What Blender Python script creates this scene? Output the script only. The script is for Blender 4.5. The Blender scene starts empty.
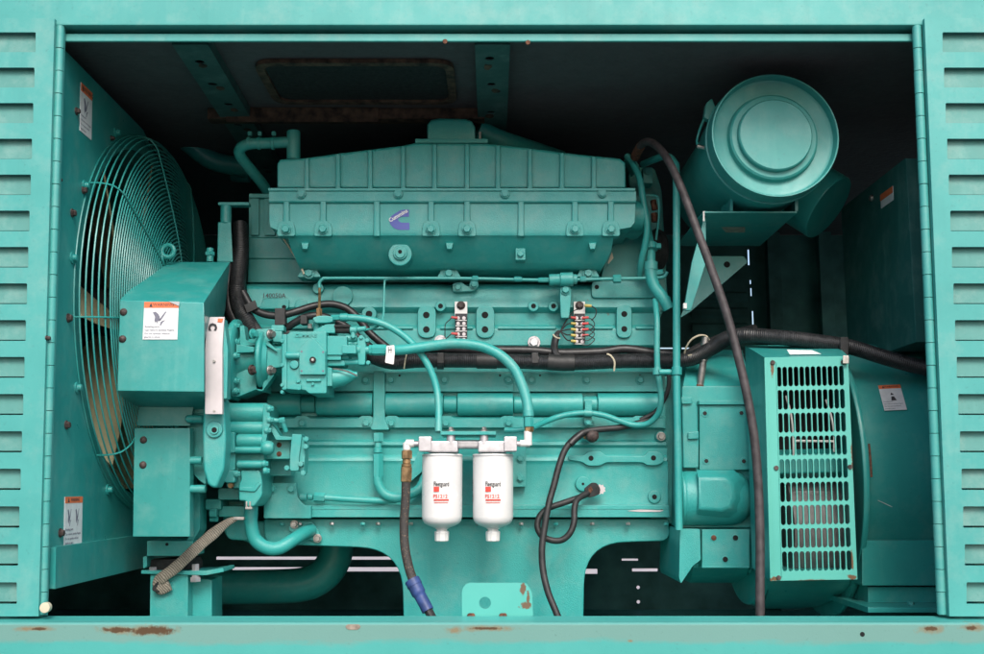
import bpy, bmesh, math, random
from mathutils import Vector, Matrix
from mathutils.geometry import tessellate_polygon
random.seed(7)
R = math.radians
S = bpy.context.scene
COL = S.collection
# ------------------------------------------------------------------ camera, world, sun
FPX = 1080.0; TH = R(8.32); CD = 2.2; CZ = 1.6
cam = bpy.data.objects.new('camera', bpy.data.cameras.new('camera'))
COL.objects.link(cam); S.camera = cam
cam.location = (0, -CD, CZ)
cam.rotation_euler = (R(90) + TH, 0, 0)
cam.data.sensor_width = 36.0; cam.data.lens = 36.0 * FPX / 984.0
cam.data.clip_start = 0.05; cam.data.clip_end = 2000
w = bpy.data.worlds.new('World'); S.world = w; w.use_nodes = True
nt = w.node_tree; bg = nt.nodes['Background']
sky = nt.nodes.new('ShaderNodeTexSky'); sky.sky_type = 'NISHITA'; sky.sun_disc = False
SUN_EL, SUN_AZ = R(42), R(171)      # azimuth measured from +Y clockwise: behind the camera
sky.sun_elevation = SUN_EL; sky.sun_rotation = SUN_AZ
sky.dust_density = 3.0; sky.ozone_density = 1.0; sky.air_density = 1.0
nt.links.new(sky.outputs[0], bg.inputs[0]); bg.inputs[1].default_value = 0.14
sl = bpy.data.lights.new('sun', 'SUN'); sun = bpy.data.objects.new('sun', sl); COL.objects.link(sun)
sl.energy = 1.4; sl.angle = R(24); sl.color = (1.0, 0.965, 0.92)
sd = Vector((math.sin(SUN_AZ) * math.cos(SUN_EL), math.cos(SUN_AZ) * math.cos(SUN_EL), math.sin(SUN_EL)))
sun.rotation_euler = (-sd).to_track_quat('-Z', 'Y').to_euler()
S.view_settings.view_transform = 'Standard'; S.view_settings.look = 'None'
S.view_settings.gamma = 1.0; S.view_settings.exposure = 0.78
S.render.engine = 'CYCLES'
S.cycles.max_bounces = 8; S.cycles.diffuse_bounces = 5; S.cycles.glossy_bounces = 3
# ------------------------------------------------------------------ measuring helpers
CT, ST = math.cos(TH), math.sin(TH)
def P(px, py, y):
    """point of the plane Y=y that the photograph shows at pixel (px,py)"""
    u = (px - 492.0) / FPX; v = (327.0 - py) / FPX
    d = Vector((u, CT - v * ST, ST + v * CT))
    return Vector((0, -CD, CZ)) + d * ((y + CD) / d.y)
def PF(px, py, yc, r):
    """axis point of a round body whose front, r nearer than its axis, shows at the pixel"""
    q = P(px, py, yc - r); return Vector((q.x, yc, q.z * .5 + P(px, py, yc).z * .5))
def mpp(y, py=400):
    v = (327.0 - py) / FPX
    return (y + CD) / (CT - v * ST) / FPX
# ------------------------------------------------------------------ materials
MATS = {}
def lin(c):
    return tuple(((v / 255) / 12.92 if v / 255 <= 0.04045 else ((v / 255 + 0.055) / 1.055) ** 2.4) for v in c) + (1,)
class NT:
    def __init__(s, name):
        s.m = bpy.data.materials.new(name); s.m.use_nodes = True
        s.t = s.m.node_tree; s.b = s.t.nodes['Principled BSDF']; MATS[name] = s.m
    def n(s, ty, **k):
        x = s.t.nodes.new(ty)
        for a, v in k.items():
            if a.startswith('i_'): x.inputs[a[2:].replace('_', ' ')].default_value = v
            else: setattr(x, a, v)
        return x
    def l(s, a, b): s.t.links.new(a, b)
    def math(s, op, a, b=None, clamp=False):
        x = s.n('ShaderNodeMath', operation=op, use_clamp=clamp)
        for i, v in enumerate((a, b)):
            if v is None: continue
            if isinstance(v, (int, float)): x.inputs[i].default_value = v
            else: s.l(v, x.inputs[i])
        return x.outputs[0]
    def noise(s, scale, detail=4, rough=0.55, vec=None):
        x = s.n('ShaderNodeTexNoise'); x.inputs['Scale'].default_value = scale
        x.inputs['Detail'].default_value = detail; x.inputs['Roughness'].default_value = rough
        s.l(vec if vec is not None else s.pos(), x.inputs['Vector']); return x.outputs['Fac']
    def pos(s):
        if not hasattr(s, '_p'): s._p = s.n('ShaderNodeNewGeometry').outputs['Position']
        return s._p
    def ramp(s, fac, a, b):
        x = s.n('ShaderNodeMapRange', clamp=True); x.inputs[1].default_value = a; x.inputs[2].default_value = b
        s.l(fac, x.inputs[0]); return x.outputs[0]
    def mix(s, fac, a, b):
        x = s.n('ShaderNodeMix', data_type='RGBA')
        if isinstance(fac, (int, float)): x.inputs[0].default_value = fac
        else: s.l(fac, x.inputs[0])
        for i, v in ((6, a), (7, b)):
            if isinstance(v, tuple): x.inputs[i].default_value = v
            else: s.l(v, x.inputs[i])
        return x.outputs[2]
    def bump(s, h, strength, dist=0.001):
        x = s.n('ShaderNodeBump'); x.inputs['Strength'].default_value = strength; x.inputs['Distance'].default_value = dist
        s.l(h, x.inputs['Height']); s.l(x.outputs[0], s.b.inputs['Normal'])
def plain(name, c, rough=0.5, metal=0.0, var=0.12, scale=30, bump=0.25, bscale=250, dist=0.0006):
    k = NT(name); c = lin(c) if max(c) > 1 else tuple(c) + (1,)
    dark = tuple(v * (1 - var * 2) for v in c[:3]) + (1,); light = tuple(min(1, v * (1 + var)) for v in c[:3]) + (1,)
    f = k.ramp(k.noise(scale, 5), 0.3, 0.7)
    k.l(k.mix(f, dark, light), k.b.inputs['Base Color'])
    k.l(k.math('ADD', k.math('MULTIPLY', k.noise(scale * 2.3, 3), 0.25), rough - 0.12), k.b.inputs['Roughness'])
    k.b.inputs['Metallic'].default_value = metal
    if bump: k.bump(k.noise(bscale, 3), bump, dist)
    return k.m
def teal(name, c, rough=0.42, dust=0.25, chips=0.0, cast=0.0, big=2.2):
    k = NT(name); c = tuple(c) + (1,)
    dk = (c[0] * 0.72, c[1] * 0.80, c[2] * 0.80, 1); lt = (min(1, c[0] * 1.25), c[1] * 1.06, c[2] * 1.06, 1)
    col = k.mix(k.ramp(k.noise(big, 6, 0.65), 0.3, 0.7), dk, lt)
    col = k.mix(k.math('MULTIPLY', k.ramp(k.noise(14, 8, 0.7), 0.48, 0.8), dust), col, (0.30, 0.42, 0.38, 1))
    # run marks left by rain and oil, stretched downwards
    mp = k.n('ShaderNodeMapping'); mp.inputs['Scale'].default_value = (26, 26, 2.2); k.l(k.pos(), mp.inputs[0])
    st_ = k.noise(1.0, 5, 0.6, mp.outputs[0])
    col = k.mix(k.math('MULTIPLY', k.ramp(st_, .56, .80), .26), col, (c[0] * .55, c[1] * .62, c[2] * .62, 1))
    col = k.mix(k.math('MULTIPLY', k.ramp(st_, .44, .25), .14), col, (.22, .50, .44, 1))
    # grime: fine dark specks
    g = k.math('MULTIPLY', k.ramp(k.noise(95, 5, 0.7), 0.60, 0.75), 0.30)
    col = k.mix(g, col, (0.02, 0.08, 0.07, 1))
    if chips:
        m = k.math('MULTIPLY', k.ramp(k.noise(60, 6, 0.6), 0.70, 0.72), k.ramp(k.noise(5, 2), 0.56, 0.60))
        col = k.mix(k.math('MULTIPLY', m, chips), col, (0.13, 0.055, 0.03, 1))
    k.l(col, k.b.inputs['Base Color'])
    k.l(k.math('ADD', k.math('MULTIPLY', k.noise(25, 5), 0.3), rough - 0.15), k.b.inputs['Roughness'])
    h = k.math('ADD', k.math('MULTIPLY', k.noise(420, 3), 0.5 + cast), k.math('MULTIPLY', k.noise(35, 3), 0.6))
    k.bump(h, 0.35 + cast * 0.4, 0.0007 + cast * 0.0007)
    return k
TC = (0.034, 0.360, 0.335)
teal('engine_paint', TC, rough=.36, dust=.34, cast=0.6, chips=0.8)
teal('sheet_paint', (0.028, 0.305, 0.284), rough=0.34, dust=0.25)
teal('filter_paint', (0.038, 0.31, 0.285), rough=0.44, dust=0.22)
ke = teal('outer_paint', (0.056, 0.350, 0.322), rough=0.5, dust=0.35)
plain('asphalt', (0.14, 0.14, 0.14), 0.9, var=.2, scale=4)
teal('beam_paint', (0.035, 0.105, 0.098), rough=.55, chips=1)
teal('louvre_paint', (0.075, 0.28, 0.25), rough=.6, dust=.5)
teal('box_paint', (0.02, 0.13, 0.118), rough=.5)
plain('foam', (0.09, 0.09, 0.093), 0.9, var=0.06, bump=0.6, bscale=60, dist=0.004)
plain('inner_wall', (0.09, 0.27, 0.25), 0.7, var=0.3, scale=6)
plain('rubber', (0.022, 0.023, 0.024), 0.55, var=0.25, scale=60)
plain('loom', (0.020, 0.021, 0.023), 0.42, var=0.3, scale=80)
plain('brown_hose', (0.050, 0.042, 0.044), 0.6, var=0.3, scale=50)
plain('steel', (0.45, 0.43, 0.41), 0.38, 0.85, var=0.2, scale=60)
plain('cast_alloy', (0.55, 0.53, 0.55), 0.42, 0.6, var=0.1, scale=60)
plain('brass', (0.42, 0.26, 0.13), 0.42, 0.75, var=0.3, scale=60)
plain('rust', (0.14, 0.055, 0.03), 0.85, var=0.45, scale=120, bump=0.6)
plain('red_bolt', (0.075, 0.052, 0.048), 0.6, 0.2, var=0.4, scale=120)
plain('white_can', (0.74, 0.73, 0.72), 0.24, var=0.05, scale=9, bump=0.08)
plain('white_plastic', (0.74, 0.73, 0.71), 0.4, var=0.03, scale=20)
plain('label_white', (0.70, 0.71, 0.72), 0.5, var=0.05, scale=60, bump=0)
plain('label_orange', (0.75, 0.17, 0.06), 0.5, var=0.08, scale=60, bump=0)
plain('ink_black', (0.03, 0.03, 0.035), 0.6, var=0.1, bump=0)
plain('ink_grey', (0.17, 0.17, 0.22), 0.6, var=0.1, bump=0)
plain('ink_red', (0.75, 0.07, 0.05), 0.5, var=0.05, bump=0)
plain('logo_violet', (0.085, 0.11, 0.42), 0.5, var=0.05, bump=0)
plain('hole', (0.006, 0.008, 0.008), 0.9, bump=0)  # near-black that paints the shade inside holes and the vent box
plain('beige_blade', (0.42, 0.39, 0.24), 0.5, var=0.12, scale=10)
plain('core', (0.02, 0.022, 0.022), 0.8, var=0.3, scale=90)
plain('blue_sleeve', (0.035, 0.07, 0.22), 0.5, var=0.25, scale=40)
plain('cream_wire', (0.58, 0.52, 0.38), 0.5, var=0.1)
plain('yellow_ferrule', (0.55, 0.45, 0.12), 0.4, var=0.1)
plain('red_ferrule', (0.60, 0.08, 0.08), 0.4, var=0.1)
plain('plate_metal', (0.58, 0.53, 0.54), 0.45, 0.25, var=0.06, scale=20)
plain('winding', (0.16, 0.15, 0.15), 0.5, var=0.2)
plain('pale_lacing', (0.60, 0.60, 0.58), 0.6, var=0.1)
plain('concrete', (0.42, 0.37, 0.355), 0.85, var=0.08, scale=1.5)
plain('faded_band', (0.36, 0.30, 0.24), 0.8, var=0.25, scale=50)
def braid(name, a, b, scale):
    k = NT(name); wv = k.n('ShaderNodeTexWave', bands_direction='DIAGONAL'); wv.inputs['Scale'].default_value = scale
    wv.inputs['Distortion'].default_value = 3.0; wv.inputs['Detail'].default_value = 3
    k.l(k.pos(), wv.inputs['Vector'])
    k.l(k.mix(k.math('MULTIPLY', wv.outputs['Fac'], k.noise(70, 4)), a + (1,), b + (1,)), k.b.inputs['Base Color'])
    k.b.inputs['Roughness'].default_value = 0.75; k.bump(wv.outputs['Fac'], 0.6, 0.001)
braid('braided_strap', (0.13, 0.115, 0.09), (0.50, 0.45, 0.37), 90)
kb = NT('braided_hose'); kb.l(kb.mix(kb.ramp(kb.noise(230, 4, .7), .56, .70), (.035, .032, .030, 1), (.26, .17, .11, 1)), kb.b.inputs['Base Color'])
kb.b.inputs['Roughness'].default_value = .7; kb.bump(kb.noise(300, 3), .6, .001)
def rust_spots(k, spots, colour=(0.11, 0.055, 0.022, 1), hard=0.12, nsc=45, base=None):
    """rust with a place of its own on the surface: ellipses (x,z,rx,rz) broken up by noise"""
    sep = k.n('ShaderNodeSeparateXYZ'); k.l(k.pos(), sep.inputs[0])
    nz = k.math('MULTIPLY', k.math('SUBTRACT', k.noise(nsc, 6, 0.7), 0.5), 2.4)
    tot = None
    for (x, z, rx, rz) in spots:
        a = k.math('DIVIDE', k.math('SUBTRACT', sep.outputs[0], x), rx); b = k.math('DIVIDE', k.math('SUBTRACT', sep.outputs[2], z), rz)
        d = k.math('SQRT', k.math('ADD', k.math('MULTIPLY', a, a), k.math('MULTIPLY', b, b)))
        d = k.math('ADD', d, nz)
        m = k.n('ShaderNodeMapRange', clamp=True); m.inputs[1].default_value = 1.0; m.inputs[2].default_value = 1.0 - hard * 3
        k.l(d, m.inputs[0]); m = m.outputs[0]
        tot = m if tot is None else k.math('MAXIMUM', tot, m)
    src = k.b.inputs['Base Color'].links[0].from_socket
    k.l(k.mix(tot, src, colour), k.b.inputs['Base Color'])
    return sep
# ------------------------------------------------------------------ mesh helpers
def B(): return bmesh.new()
CARRY = {}
def thing(name, label, cat, group=None):
    o = bpy.data.objects.new(name, None); COL.objects.link(o); o.empty_display_size = 0.1
    o['label'] = label; o['category'] = cat
    if group: o['group'] = group
    return o
def tag(o, label, cat, group=None):
    o['label'] = label; o['category'] = cat
    if group: o['group'] = group
    return o
def O(name, b, mat, parent=None, sharp=35, label=None):
    bmesh.ops.recalc_face_normals(b, faces=b.faces)
    me = bpy.data.meshes.new(name); b.to_mesh(me); b.free()
    me.shade_smooth(); me.set_sharp_from_angle(angle=R(sharp))
    me.materials.append(MATS[mat] if isinstance(mat, str) else mat)
    o = bpy.data.objects.new(name, me); COL.objects.link(o)
    if len(me.polygons) < 4000:
        wn = o.modifiers.new('weighted_normals', 'WEIGHTED_NORMAL'); wn.keep_sharp = True; wn.weight = 100
    if parent is not None: o.parent = parent
    if label: o['label'] = label
    return o
def fil(pts, r, n=5):
    """round the corners of a pixel polygon; r may be a number or a list"""
    out = []; N = len(pts)
    for i in range(N):
        p = Vector(pts[i]); a = Vector(pts[i - 1]); c = Vector(pts[(i + 1) % N])
        ri = r[i] if isinstance(r, (list, tuple)) else r
        if ri <= 0: out.append(tuple(p)); continue
        da = (a - p); dc = (c - p); la, lc = da.length, dc.length
        t = min(ri, la * 0.48, lc * 0.48); A = p + da * (t / la); Cc = p + dc * (t / lc)
        for j in range(n + 1):
            s = j / n; out.append(tuple(A * (1 - s) ** 2 + p * 2 * s * (1 - s) + Cc * s * s))
    return out
def rr(x0, y0, x1, y1, r=2, n=4): return fil([(x0, y0), (x1, y0), (x1, y1), (x0, y1)], r, n)
def circ(x, y, r, n=20, a0=0): return [(x + r * math.cos(a0 + 2 * math.pi * i / n), y + r * math.sin(a0 + 2 * math.pi * i / n)) for i in range(n)]
def prism3(b, A, Bk, bev=0.0, seg=2):
    """closed solid between two matching loops of 3D points; the first loop's rim is bevelled"""
    va = [b.verts.new(p) for p in A]; vb = [b.verts.new(p) for p in Bk]; n = len(A)
    fa = b.faces.new(va); b.faces.new(vb[::-1])
    for i in range(n): b.faces.new((va[i], vb[i], vb[(i + 1) % n], va[(i + 1) % n]))
    if bev > 0:
        bmesh.ops.recalc_face_normals(b, faces=list(b.faces))
        es = [e for e in fa.edges]
        bmesh.ops.bevel(b, geom=es, offset=bev, segments=seg, profile=0.5, affect='EDGES', clamp_overlap=True)
def poly(b, pts, y, d, bev=0.002, seg=2):
    A = [P(p[0], p[1], y) for p in pts]; prism3(b, A, [Vector((p.x, y + d, p.z)) for p in A], bev, seg)
def frus(b, p1, y1, p2, y2, bev=0.002):
    prism3(b, [P(*p, y1) for p in p1], [P(*p, y2) for p in p2], bev)
def wbox(b, x0, x1, y0, y1, z0, z1, bev=0):
    prism3(b, [Vector((x0, y0, z0)), Vector((x1, y0, z0)), Vector((x1, y0, z1)), Vector((x0, y0, z1))],
              [Vector((x0, y1, z0)), Vector((x1, y1, z0)), Vector((x1, y1, z1)), Vector((x0, y1, z1))], bev)
def plate_h(b, outer, holes, to3, thick):
    """sheet with real holes: outer/holes are 2D loops, to3(u,v,depth) gives the point"""
    loops = [outer] + holes; allp = [p for l in loops for p in l]
    tris = tessellate_polygon([[Vector((p[0], p[1], 0)) for p in l] for l in loops])
    f = [b.verts.new(to3(p[0], p[1], 0)) for p in allp]; k = [b.verts.new(to3(p[0], p[1], thick)) for p in allp]
    for t in tris:
        try:
            b.faces.new([f[i] for i in t]); b.faces.new([k[i] for i in reversed(t)])
        except ValueError: pass
    i0 = 0
    for l in loops:
        n = len(l)
        for i in range(n):
            a, c = i0 + i, i0 + (i + 1) % n
            b.faces.new((f[a], k[a], k[c], f[c]))
        i0 += n
def plate_px(b, outer, holes, y, thick):
    def to3(u, v, d):
        p = P(u, v, y); return Vector((p.x, y + d, p.z))
    plate_h(b, outer, holes, to3, thick)
def rows(b, rs, yb):
    """body whose front follows rows (py, y, xl, xr); closed back at yb"""
    L = []
    for (py, y, xl, xr) in rs: L.append((P(xl, py, y), P(xr, py, y)))
    vl = [b.verts.new(l) for l, r in L]; vr = [b.verts.new(r) for l, r in L]
    bl = [b.verts.new((l.x, yb, l.z)) for l, r in L]; br = [b.verts.new((r.x, yb, r.z)) for l, r in L]
    n = len(L)
    for i in range(n - 1):
        b.faces.new((vl[i], vr[i], vr[i + 1], vl[i + 1])); b.faces.new((bl[i], bl[i + 1], br[i + 1], br[i]))
        b.faces.new((vl[i], vl[i + 1], bl[i + 1], bl[i])); b.faces.new((vr[i], br[i], br[i + 1], vr[i + 1]))
    b.faces.new((vl[0], bl[0], br[0], vr[0])); b.faces.new((vl[-1], vr[-1], br[-1], bl[-1]))
def lathe(b, p0, p1, prof, n=28, cap=True):
    """prof: (distance from p0 in metres, radius); axis p0->p1"""
    p0 = Vector(p0); ax = (Vector(p1) - p0).normalized()
    u = ax.orthogonal().normalized(); v = ax.cross(u)
    rings = []
    for (t, r) in prof:
        c = p0 + ax * t
        if r < 1e-5: rings.append([b.verts.new(c)]); continue
        rings.append([b.verts.new(c + (u * math.cos(2 * math.pi * i / n) + v * math.sin(2 * math.pi * i / n)) * r) for i in range(n)])
    for A, C in zip(rings, rings[1:]):
        if len(A) == 1 and len(C) == 1: continue
        for i in range(n):
            j = (i + 1) % n
            if len(A) == 1: b.faces.new((A[0], C[j], C[i]))
            elif len(C) == 1: b.faces.new((A[i], A[j], C[0]))
            else: b.faces.new((A[i], A[j], C[j], C[i]))
    if cap:
        if len(rings[0]) > 1: b.faces.new(rings[0][::-1])
        if len(rings[-1]) > 1: b.faces.new(rings[-1])
def cyl(b, p0, p1, r, bev=0.0, n=24, r2=None):
    L = (Vector(p1) - Vector(p0)).length; r2 = r if r2 is None else r2
    e = min(bev, L * 0.45)
    pr = [(0, r - e), (e * 0.3, r - e * 0.3), (e, r), (L - e, r2), (L - e * 0.3, r2 - e * 0.3), (L, r2 - e)] if e > 0 else [(0, r), (L, r2)]
    lathe(b, p0, p1, pr, n)
def boss(b, px, py, y, rp, d, bev=0.0015, n=24, r2=None):
    """disc facing the opening, front face at y, d deep (towards the inside)"""
    c = P(px, py, y); r = rp * mpp(y, py); e = min(bev, r * 0.5, abs(d) * 0.45)
    rb = r if r2 is None else r2 * mpp(y, py)
    lathe(b, c, c + Vector((0, 1, 0)), [(0, r - e), (e * 0.3, r - e * 0.3), (e, r), (d, rb)], n)
def smooth(pts, k=7):
    pts = [Vector(p) for p in pts]
    if len(pts) < 3: return pts
    q = [pts[0] * 2 - pts[1]] + pts + [pts[-1] * 2 - pts[-2]]; out = []
    for i in range(1, len(q) - 2):
        p0, p1, p2, p3 = q[i - 1:i + 3]
        for j in range(k):
            t = j / k
            out.append(0.5 * ((2 * p1) + (p2 - p0) * t + (2 * p0 - 5 * p1 + 4 * p2 - p3) * t * t + (3 * p1 - p0 - 3 * p2 + p3) * t ** 3))
    out.append(pts[-1]); return out
def tube(b, pts, r, n=12, k=7, closed=False, ridges=0.0, pitch=0.006, sm=True):
    path = smooth(pts, k) if sm else [Vector(p) for p in pts]
    if ridges:      # corrugated loom: resample along its length
        out = [path[0]]; acc = 0
        for a, c in zip(path, path[1:]):
            L = (c - a).length; m = max(1, round(L / (pitch / 2)))
            for j in range(1, m + 1): out.append(a.lerp(c, j / m))
        path = out
    N = len(path); T = []
    for i in range(N):
        if closed: T.append((path[(i + 1) % N] - path[i - 1]).normalized())
        else: T.append((path[min(i + 1, N - 1)] - path[max(i - 1, 0)]).normalized())
    u = T[0].orthogonal().normalized(); rings = []
    for i in range(N):
        u = (u - T[i] * u.dot(T[i]))
        u = u.normalized() if u.length > 1e-6 else T[i].orthogonal().normalized()
        v = T[i].cross(u); rad = (r[min(i * len(r) // N, len(r) - 1)] if isinstance(r, list) else r)
        if ridges: rad *= (1 + ridges * (1 if i % 2 else -1))
        rings.append([b.verts.new(path[i] + (u * math.cos(2 * math.pi * j / n) + v * math.sin(2 * math.pi * j / n)) * rad) for j in range(n)])
    pr = list(zip(rings, rings[1:])) + ([(rings[-1], rings[0])] if closed else [])
    for A, C in pr:
        for j in range(n): b.faces.new((A[j], A[(j + 1) % n], C[(j + 1) % n], C[j]))
    if not closed: b.faces.new(rings[0][::-1]); b.faces.new(rings[-1])
def tp(l, y=None): return [P(q[0], q[1], q[2] if len(q) > 2 else y) for q in l]
def clusters(b):
    seen = set(); isl = []
    for f0 in b.faces:
        if f0 in seen: continue
        st = [f0]; seen.add(f0); l = []
        while st:
            f = st.pop(); l.append(f)
            for e in f.edges:
                for g in e.link_faces:
                    if g not in seen: seen.add(g); st.append(g)
        isl.append(l)
    bb = [[[min(v.co[i] for f in l for v in f.verts) for i in range(3)], [max(v.co[i] for f in l for v in f.verts) for i in range(3)]] for l in isl]
    par = list(range(len(isl)))
    def fd(i):
        while par[i] != i: i = par[i]
        return i
    for i in range(len(isl)):
        for j in range(i):
            if all(bb[i][0][k] - .0015 <= bb[j][1][k] and bb[j][0][k] - .0015 <= bb[i][1][k] for k in range(3)): par[fd(i)] = fd(j)
    g = {}
    for i in range(len(isl)): g.setdefault(fd(i), []).extend(isl[i])
    return list(g.values())
def O_split(name, b, mat, parent, **k):
    cl = clusters(b)
    if len(cl) < 2 or len(cl) > 12: return O(name, b, mat, parent, **k)
    b.faces.index_update(); sets = sorted(([f.index for f in c] for c in cl), key=len, reverse=True); out = []
    for ids in sets:
        keep = set(ids); c = b.copy(); c.faces.ensure_lookup_table()
        bmesh.ops.delete(c, geom=[f for f in c.faces if f.index not in keep], context='FACES')
        out.append(O(name, c, mat, parent, **k))
    b.free(); return out[0]
def hexh(b, p, ax, r, h, rot=0.0, washer=1.35):
    p = Vector(p); ax = Vector(ax).normalized()
    if washer: lathe(b, p, p + ax, [(0, r * washer), (h * 0.22, r * washer), (h * 0.28, r * washer * 0.93)], 18)
    u = ax.orthogonal().normalized(); v = ax.cross(u)
    ring = lambda t, k: [p + ax * t + (u * math.cos(rot + math.pi * i / 3) + v * math.sin(rot + math.pi * i / 3)) * r * k for i in range(6)]
    A, C, D = ring(h * 0.2, 1), ring(h * 0.85, 1), ring(h, 0.84)
    va, vc, vd = [[b.verts.new(q) for q in l] for l in (A, C, D)]
    for X, Y in ((va, vc), (vc, vd)):
        for i in range(6): b.faces.new((X[i], X[(i + 1) % 6], Y[(i + 1) % 6], Y[i]))
    b.faces.new(vd); b.faces.new(va[::-1])
def bolt(px, py, y, rp=4, mat='engine_paint', parent=None, name='bolt', h=None, washer=1.35):
    parent = parent or eng
    b = B(); r = rp * mpp(y, py)
    hexh(b, P(px, py, y), (0, -1, 0), r, h or r * 1.1, random.random() * 3, washer)
    return O(name, b, mat, parent, 30)
def hole(px, py, y, rp, parent, name='painted_hole', mat='hole'):  # disc on the surface, by default the painted shade inside a hole
    b = B(); c = P(px, py, y); r = rp * mpp(y, py)
    lathe(b, c - Vector((0, 0.0012, 0)), c + Vector((0, 1, 0)), [(0, r * 1.0), (0.0006, r * 1.12), (0.003, r * 1.12)], 16)
    return O(name, b, mat, parent)
def sidebolt(p, ax, r, h, mat, parent, name='bolt'):
    b = B(); hexh(b, p, ax, r, h, 0.3); return O(name, b, mat, parent, 30)
def text(body, frame, size, mat, parent, name='lettering', depth=0.0006, bold=0.0, align='CENTER', wrap=None, mid=True):
    """frame: (origin, right, up, normal) in world space"""
    cu = bpy.data.curves.new(name, 'FONT'); cu.body = body; cu.size = 1.0; cu.align_x = align
    cu.align_y = 'CENTER' if mid else 'BOTTOM_BASELINE'; cu.extrude = 0; cu.offset = bold; cu.resolution_u = 2
    to = bpy.data.objects.new('tmp', cu); COL.objects.link(to)
    dg = bpy.context.evaluated_depsgraph_get(); me = bpy.data.meshes.new_from_object(to.evaluated_get(dg))
    bpy.data.objects.remove(to); bpy.data.curves.remove(cu)
    b = B(); b.from_mesh(me); bpy.data.meshes.remove(me)
    ex = bmesh.ops.extrude_face_region(b, geom=list(b.faces))
    vs = [g for g in ex['geom'] if isinstance(g, bmesh.types.BMVert)]
    bmesh.ops.translate(b, verts=vs, vec=(0, 0, depth / size))
    if frame:
        o, rt, up, nm = frame; rt = Vector(rt).normalized() * size; up = Vector(up).normalized() * size; nm = Vector(nm).normalized() * size
    for v in b.verts:
        x, y, z = v.co
        v.co = wrap(x * size, y * size, z * size) if wrap else Vector(o) + rt * x + up * y + nm * z
    return O(name, b, mat, parent, 60)
FRONT = lambda px, py, y: (P(px, py, y), (1, 0, 0), (0, 0, 1), (0, -1, 0))
# ------------------------------------------------------------------ setting outside
b = B(); wbox(b, -80, 80, -80, 200, -0.15, 0.0); g = O('ground', b, 'asphalt'); g['kind'] = 'structure'
b = B(); wbox(b, -60, 60, 5, 160, -0.1, 0.004); g = O('bright_gap_slab', b, 'concrete'); g['kind'] = 'structure'  # pale slab added so the gaps in the back wall show bright
# ------------------------------------------------------------------ enclosure
enc = thing('generator_enclosure', 'teal steel container body with rusty lower sill framing the open bay', 'enclosure')
ZS = P(500, 618, 0).z; ZL = P(500, 25, -0.008).z; ZLB = P(500, 44.5, 0.035).z
HX = 1.75
def V(x, y, z): return Vector((x, y, z))
b = B(); prism3(b, [V(-HX, -.008, ZL), V(HX, -.008, ZL), V(HX, -.008, ZL + .40), V(-HX, -.008, ZL + .40)],
                   [V(-HX, .06, ZL), V(HX, .06, ZL), V(HX, .06, ZL + .40), V(-HX, .06, ZL + .40)], .004)
O('lintel', b, 'outer_paint', enc)
b = B()
wbox(b, -HX, HX, .034, .040, ZLB + .012, ZL - .001); wbox(b, -HX, HX, .0181, .0339, ZLB + .0125, ZLB + .0145)
prism3(b, [V(-HX, .012, ZLB - .002), V(HX, .012, ZLB - .002), V(HX, .012, ZLB + .016), V(-HX, .012, ZLB + .016)],
          [V(-HX, .018, ZLB - .002), V(HX, .018, ZLB - .002), V(HX, .018, ZLB + .016), V(-HX, .018, ZLB + .016)], .003)
lip = O('rain_lip', b, 'outer_paint', enc)
for (x, y) in ((341, 30), (409, 30), (445, 41), (528, 42)):
    b = B(); boss(b, x, y, .0335 if y < 36 else .0113, 3 if y < 36 else 2.5, .002); O('painted_drain_hole', b, 'hole' if y < 36 else 'rust', lip)  # surface discs; the upper ones paint a hole's dark inside
# sill : folded steel channel
ks = teal('sill_paint', (0.10, 0.47, 0.40), rough=0.42, dust=0.3)
zf = P(500, 623, -.05).z
kk = NT('sill_steel')
c0 = kk.mix(kk.ramp(kk.noise(2.5, 6, 0.65), 0.3, 0.7), (0.045, 0.31, 0.28, 1), (0.07, 0.37, 0.335, 1))
sp = kk.n('ShaderNodeSeparateXYZ'); kk.l(kk.pos(), sp.inputs[0])
mpn = kk.n('ShaderNodeMapping'); mpn.inputs['Scale'].default_value = (1, 1, 3); kk.l(kk.pos(), mpn.inputs[0])
edge = kk.math('ADD', sp.outputs[2], kk.math('MULTIPLY', kk.math('SUBTRACT', kk.noise(5, 6, 0.7, mpn.outputs[0]), 0.5), 0.045))
zb = zf - .036
worn = kk.math('MULTIPLY', kk.ramp(edge, zb - .004, zb + .006), 0.62)
worn = kk.math('MULTIPLY', worn, kk.ramp(sp.outputs[2], zf + .002, zf - .004))
c0 = kk.mix(worn, c0, (0.175, 0.255, 0.22, 1))
c0 = kk.mix(kk.math('MULTIPLY', kk.ramp(kk.noise(120, 5, .7), .62, .72), .3), c0, (.04, .1, .08, 1))
kk.l(c0, kk.b.inputs['Base Color']); kk.b.inputs['Roughness'].default_value = .42
kk.bump(kk.noise(300, 3), .3, .0006)
def sx(px): return P(px, 630, -.05).x
def sz(py): return P(500, py, -.05).z
rust_spots(kk, [(sx(35), sz(629), .05, .006), (sx(118), sz(630), .05, .009), (sx(150), sz(630.5), .065, .013), (sx(455), sz(630), .02, .008), (sx(488), sz(628.5), .06, .007),
                (sx(930), sz(629), .03, .010), (sx(972), sz(628), .03, .009), (sx(1010), sz(629), .03, .009), (sx(630), sz(641), .006, .003)], (0.20, 0.17, 0.10, 1), .25, 40)
rust_spots(kk, [(sx(118), sz(630), .035, .006), (sx(152), sz(630.5), .05, .009), (sx(488), sz(628.5), .03, .003), (sx(930), sz(629), .015, .005), (sx(972), sz(628), .014, .005), (sx(40), sz(629), .02, .003)], (0.075, 0.040, 0.016, 1), .14, 75)
b = B()
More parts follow.
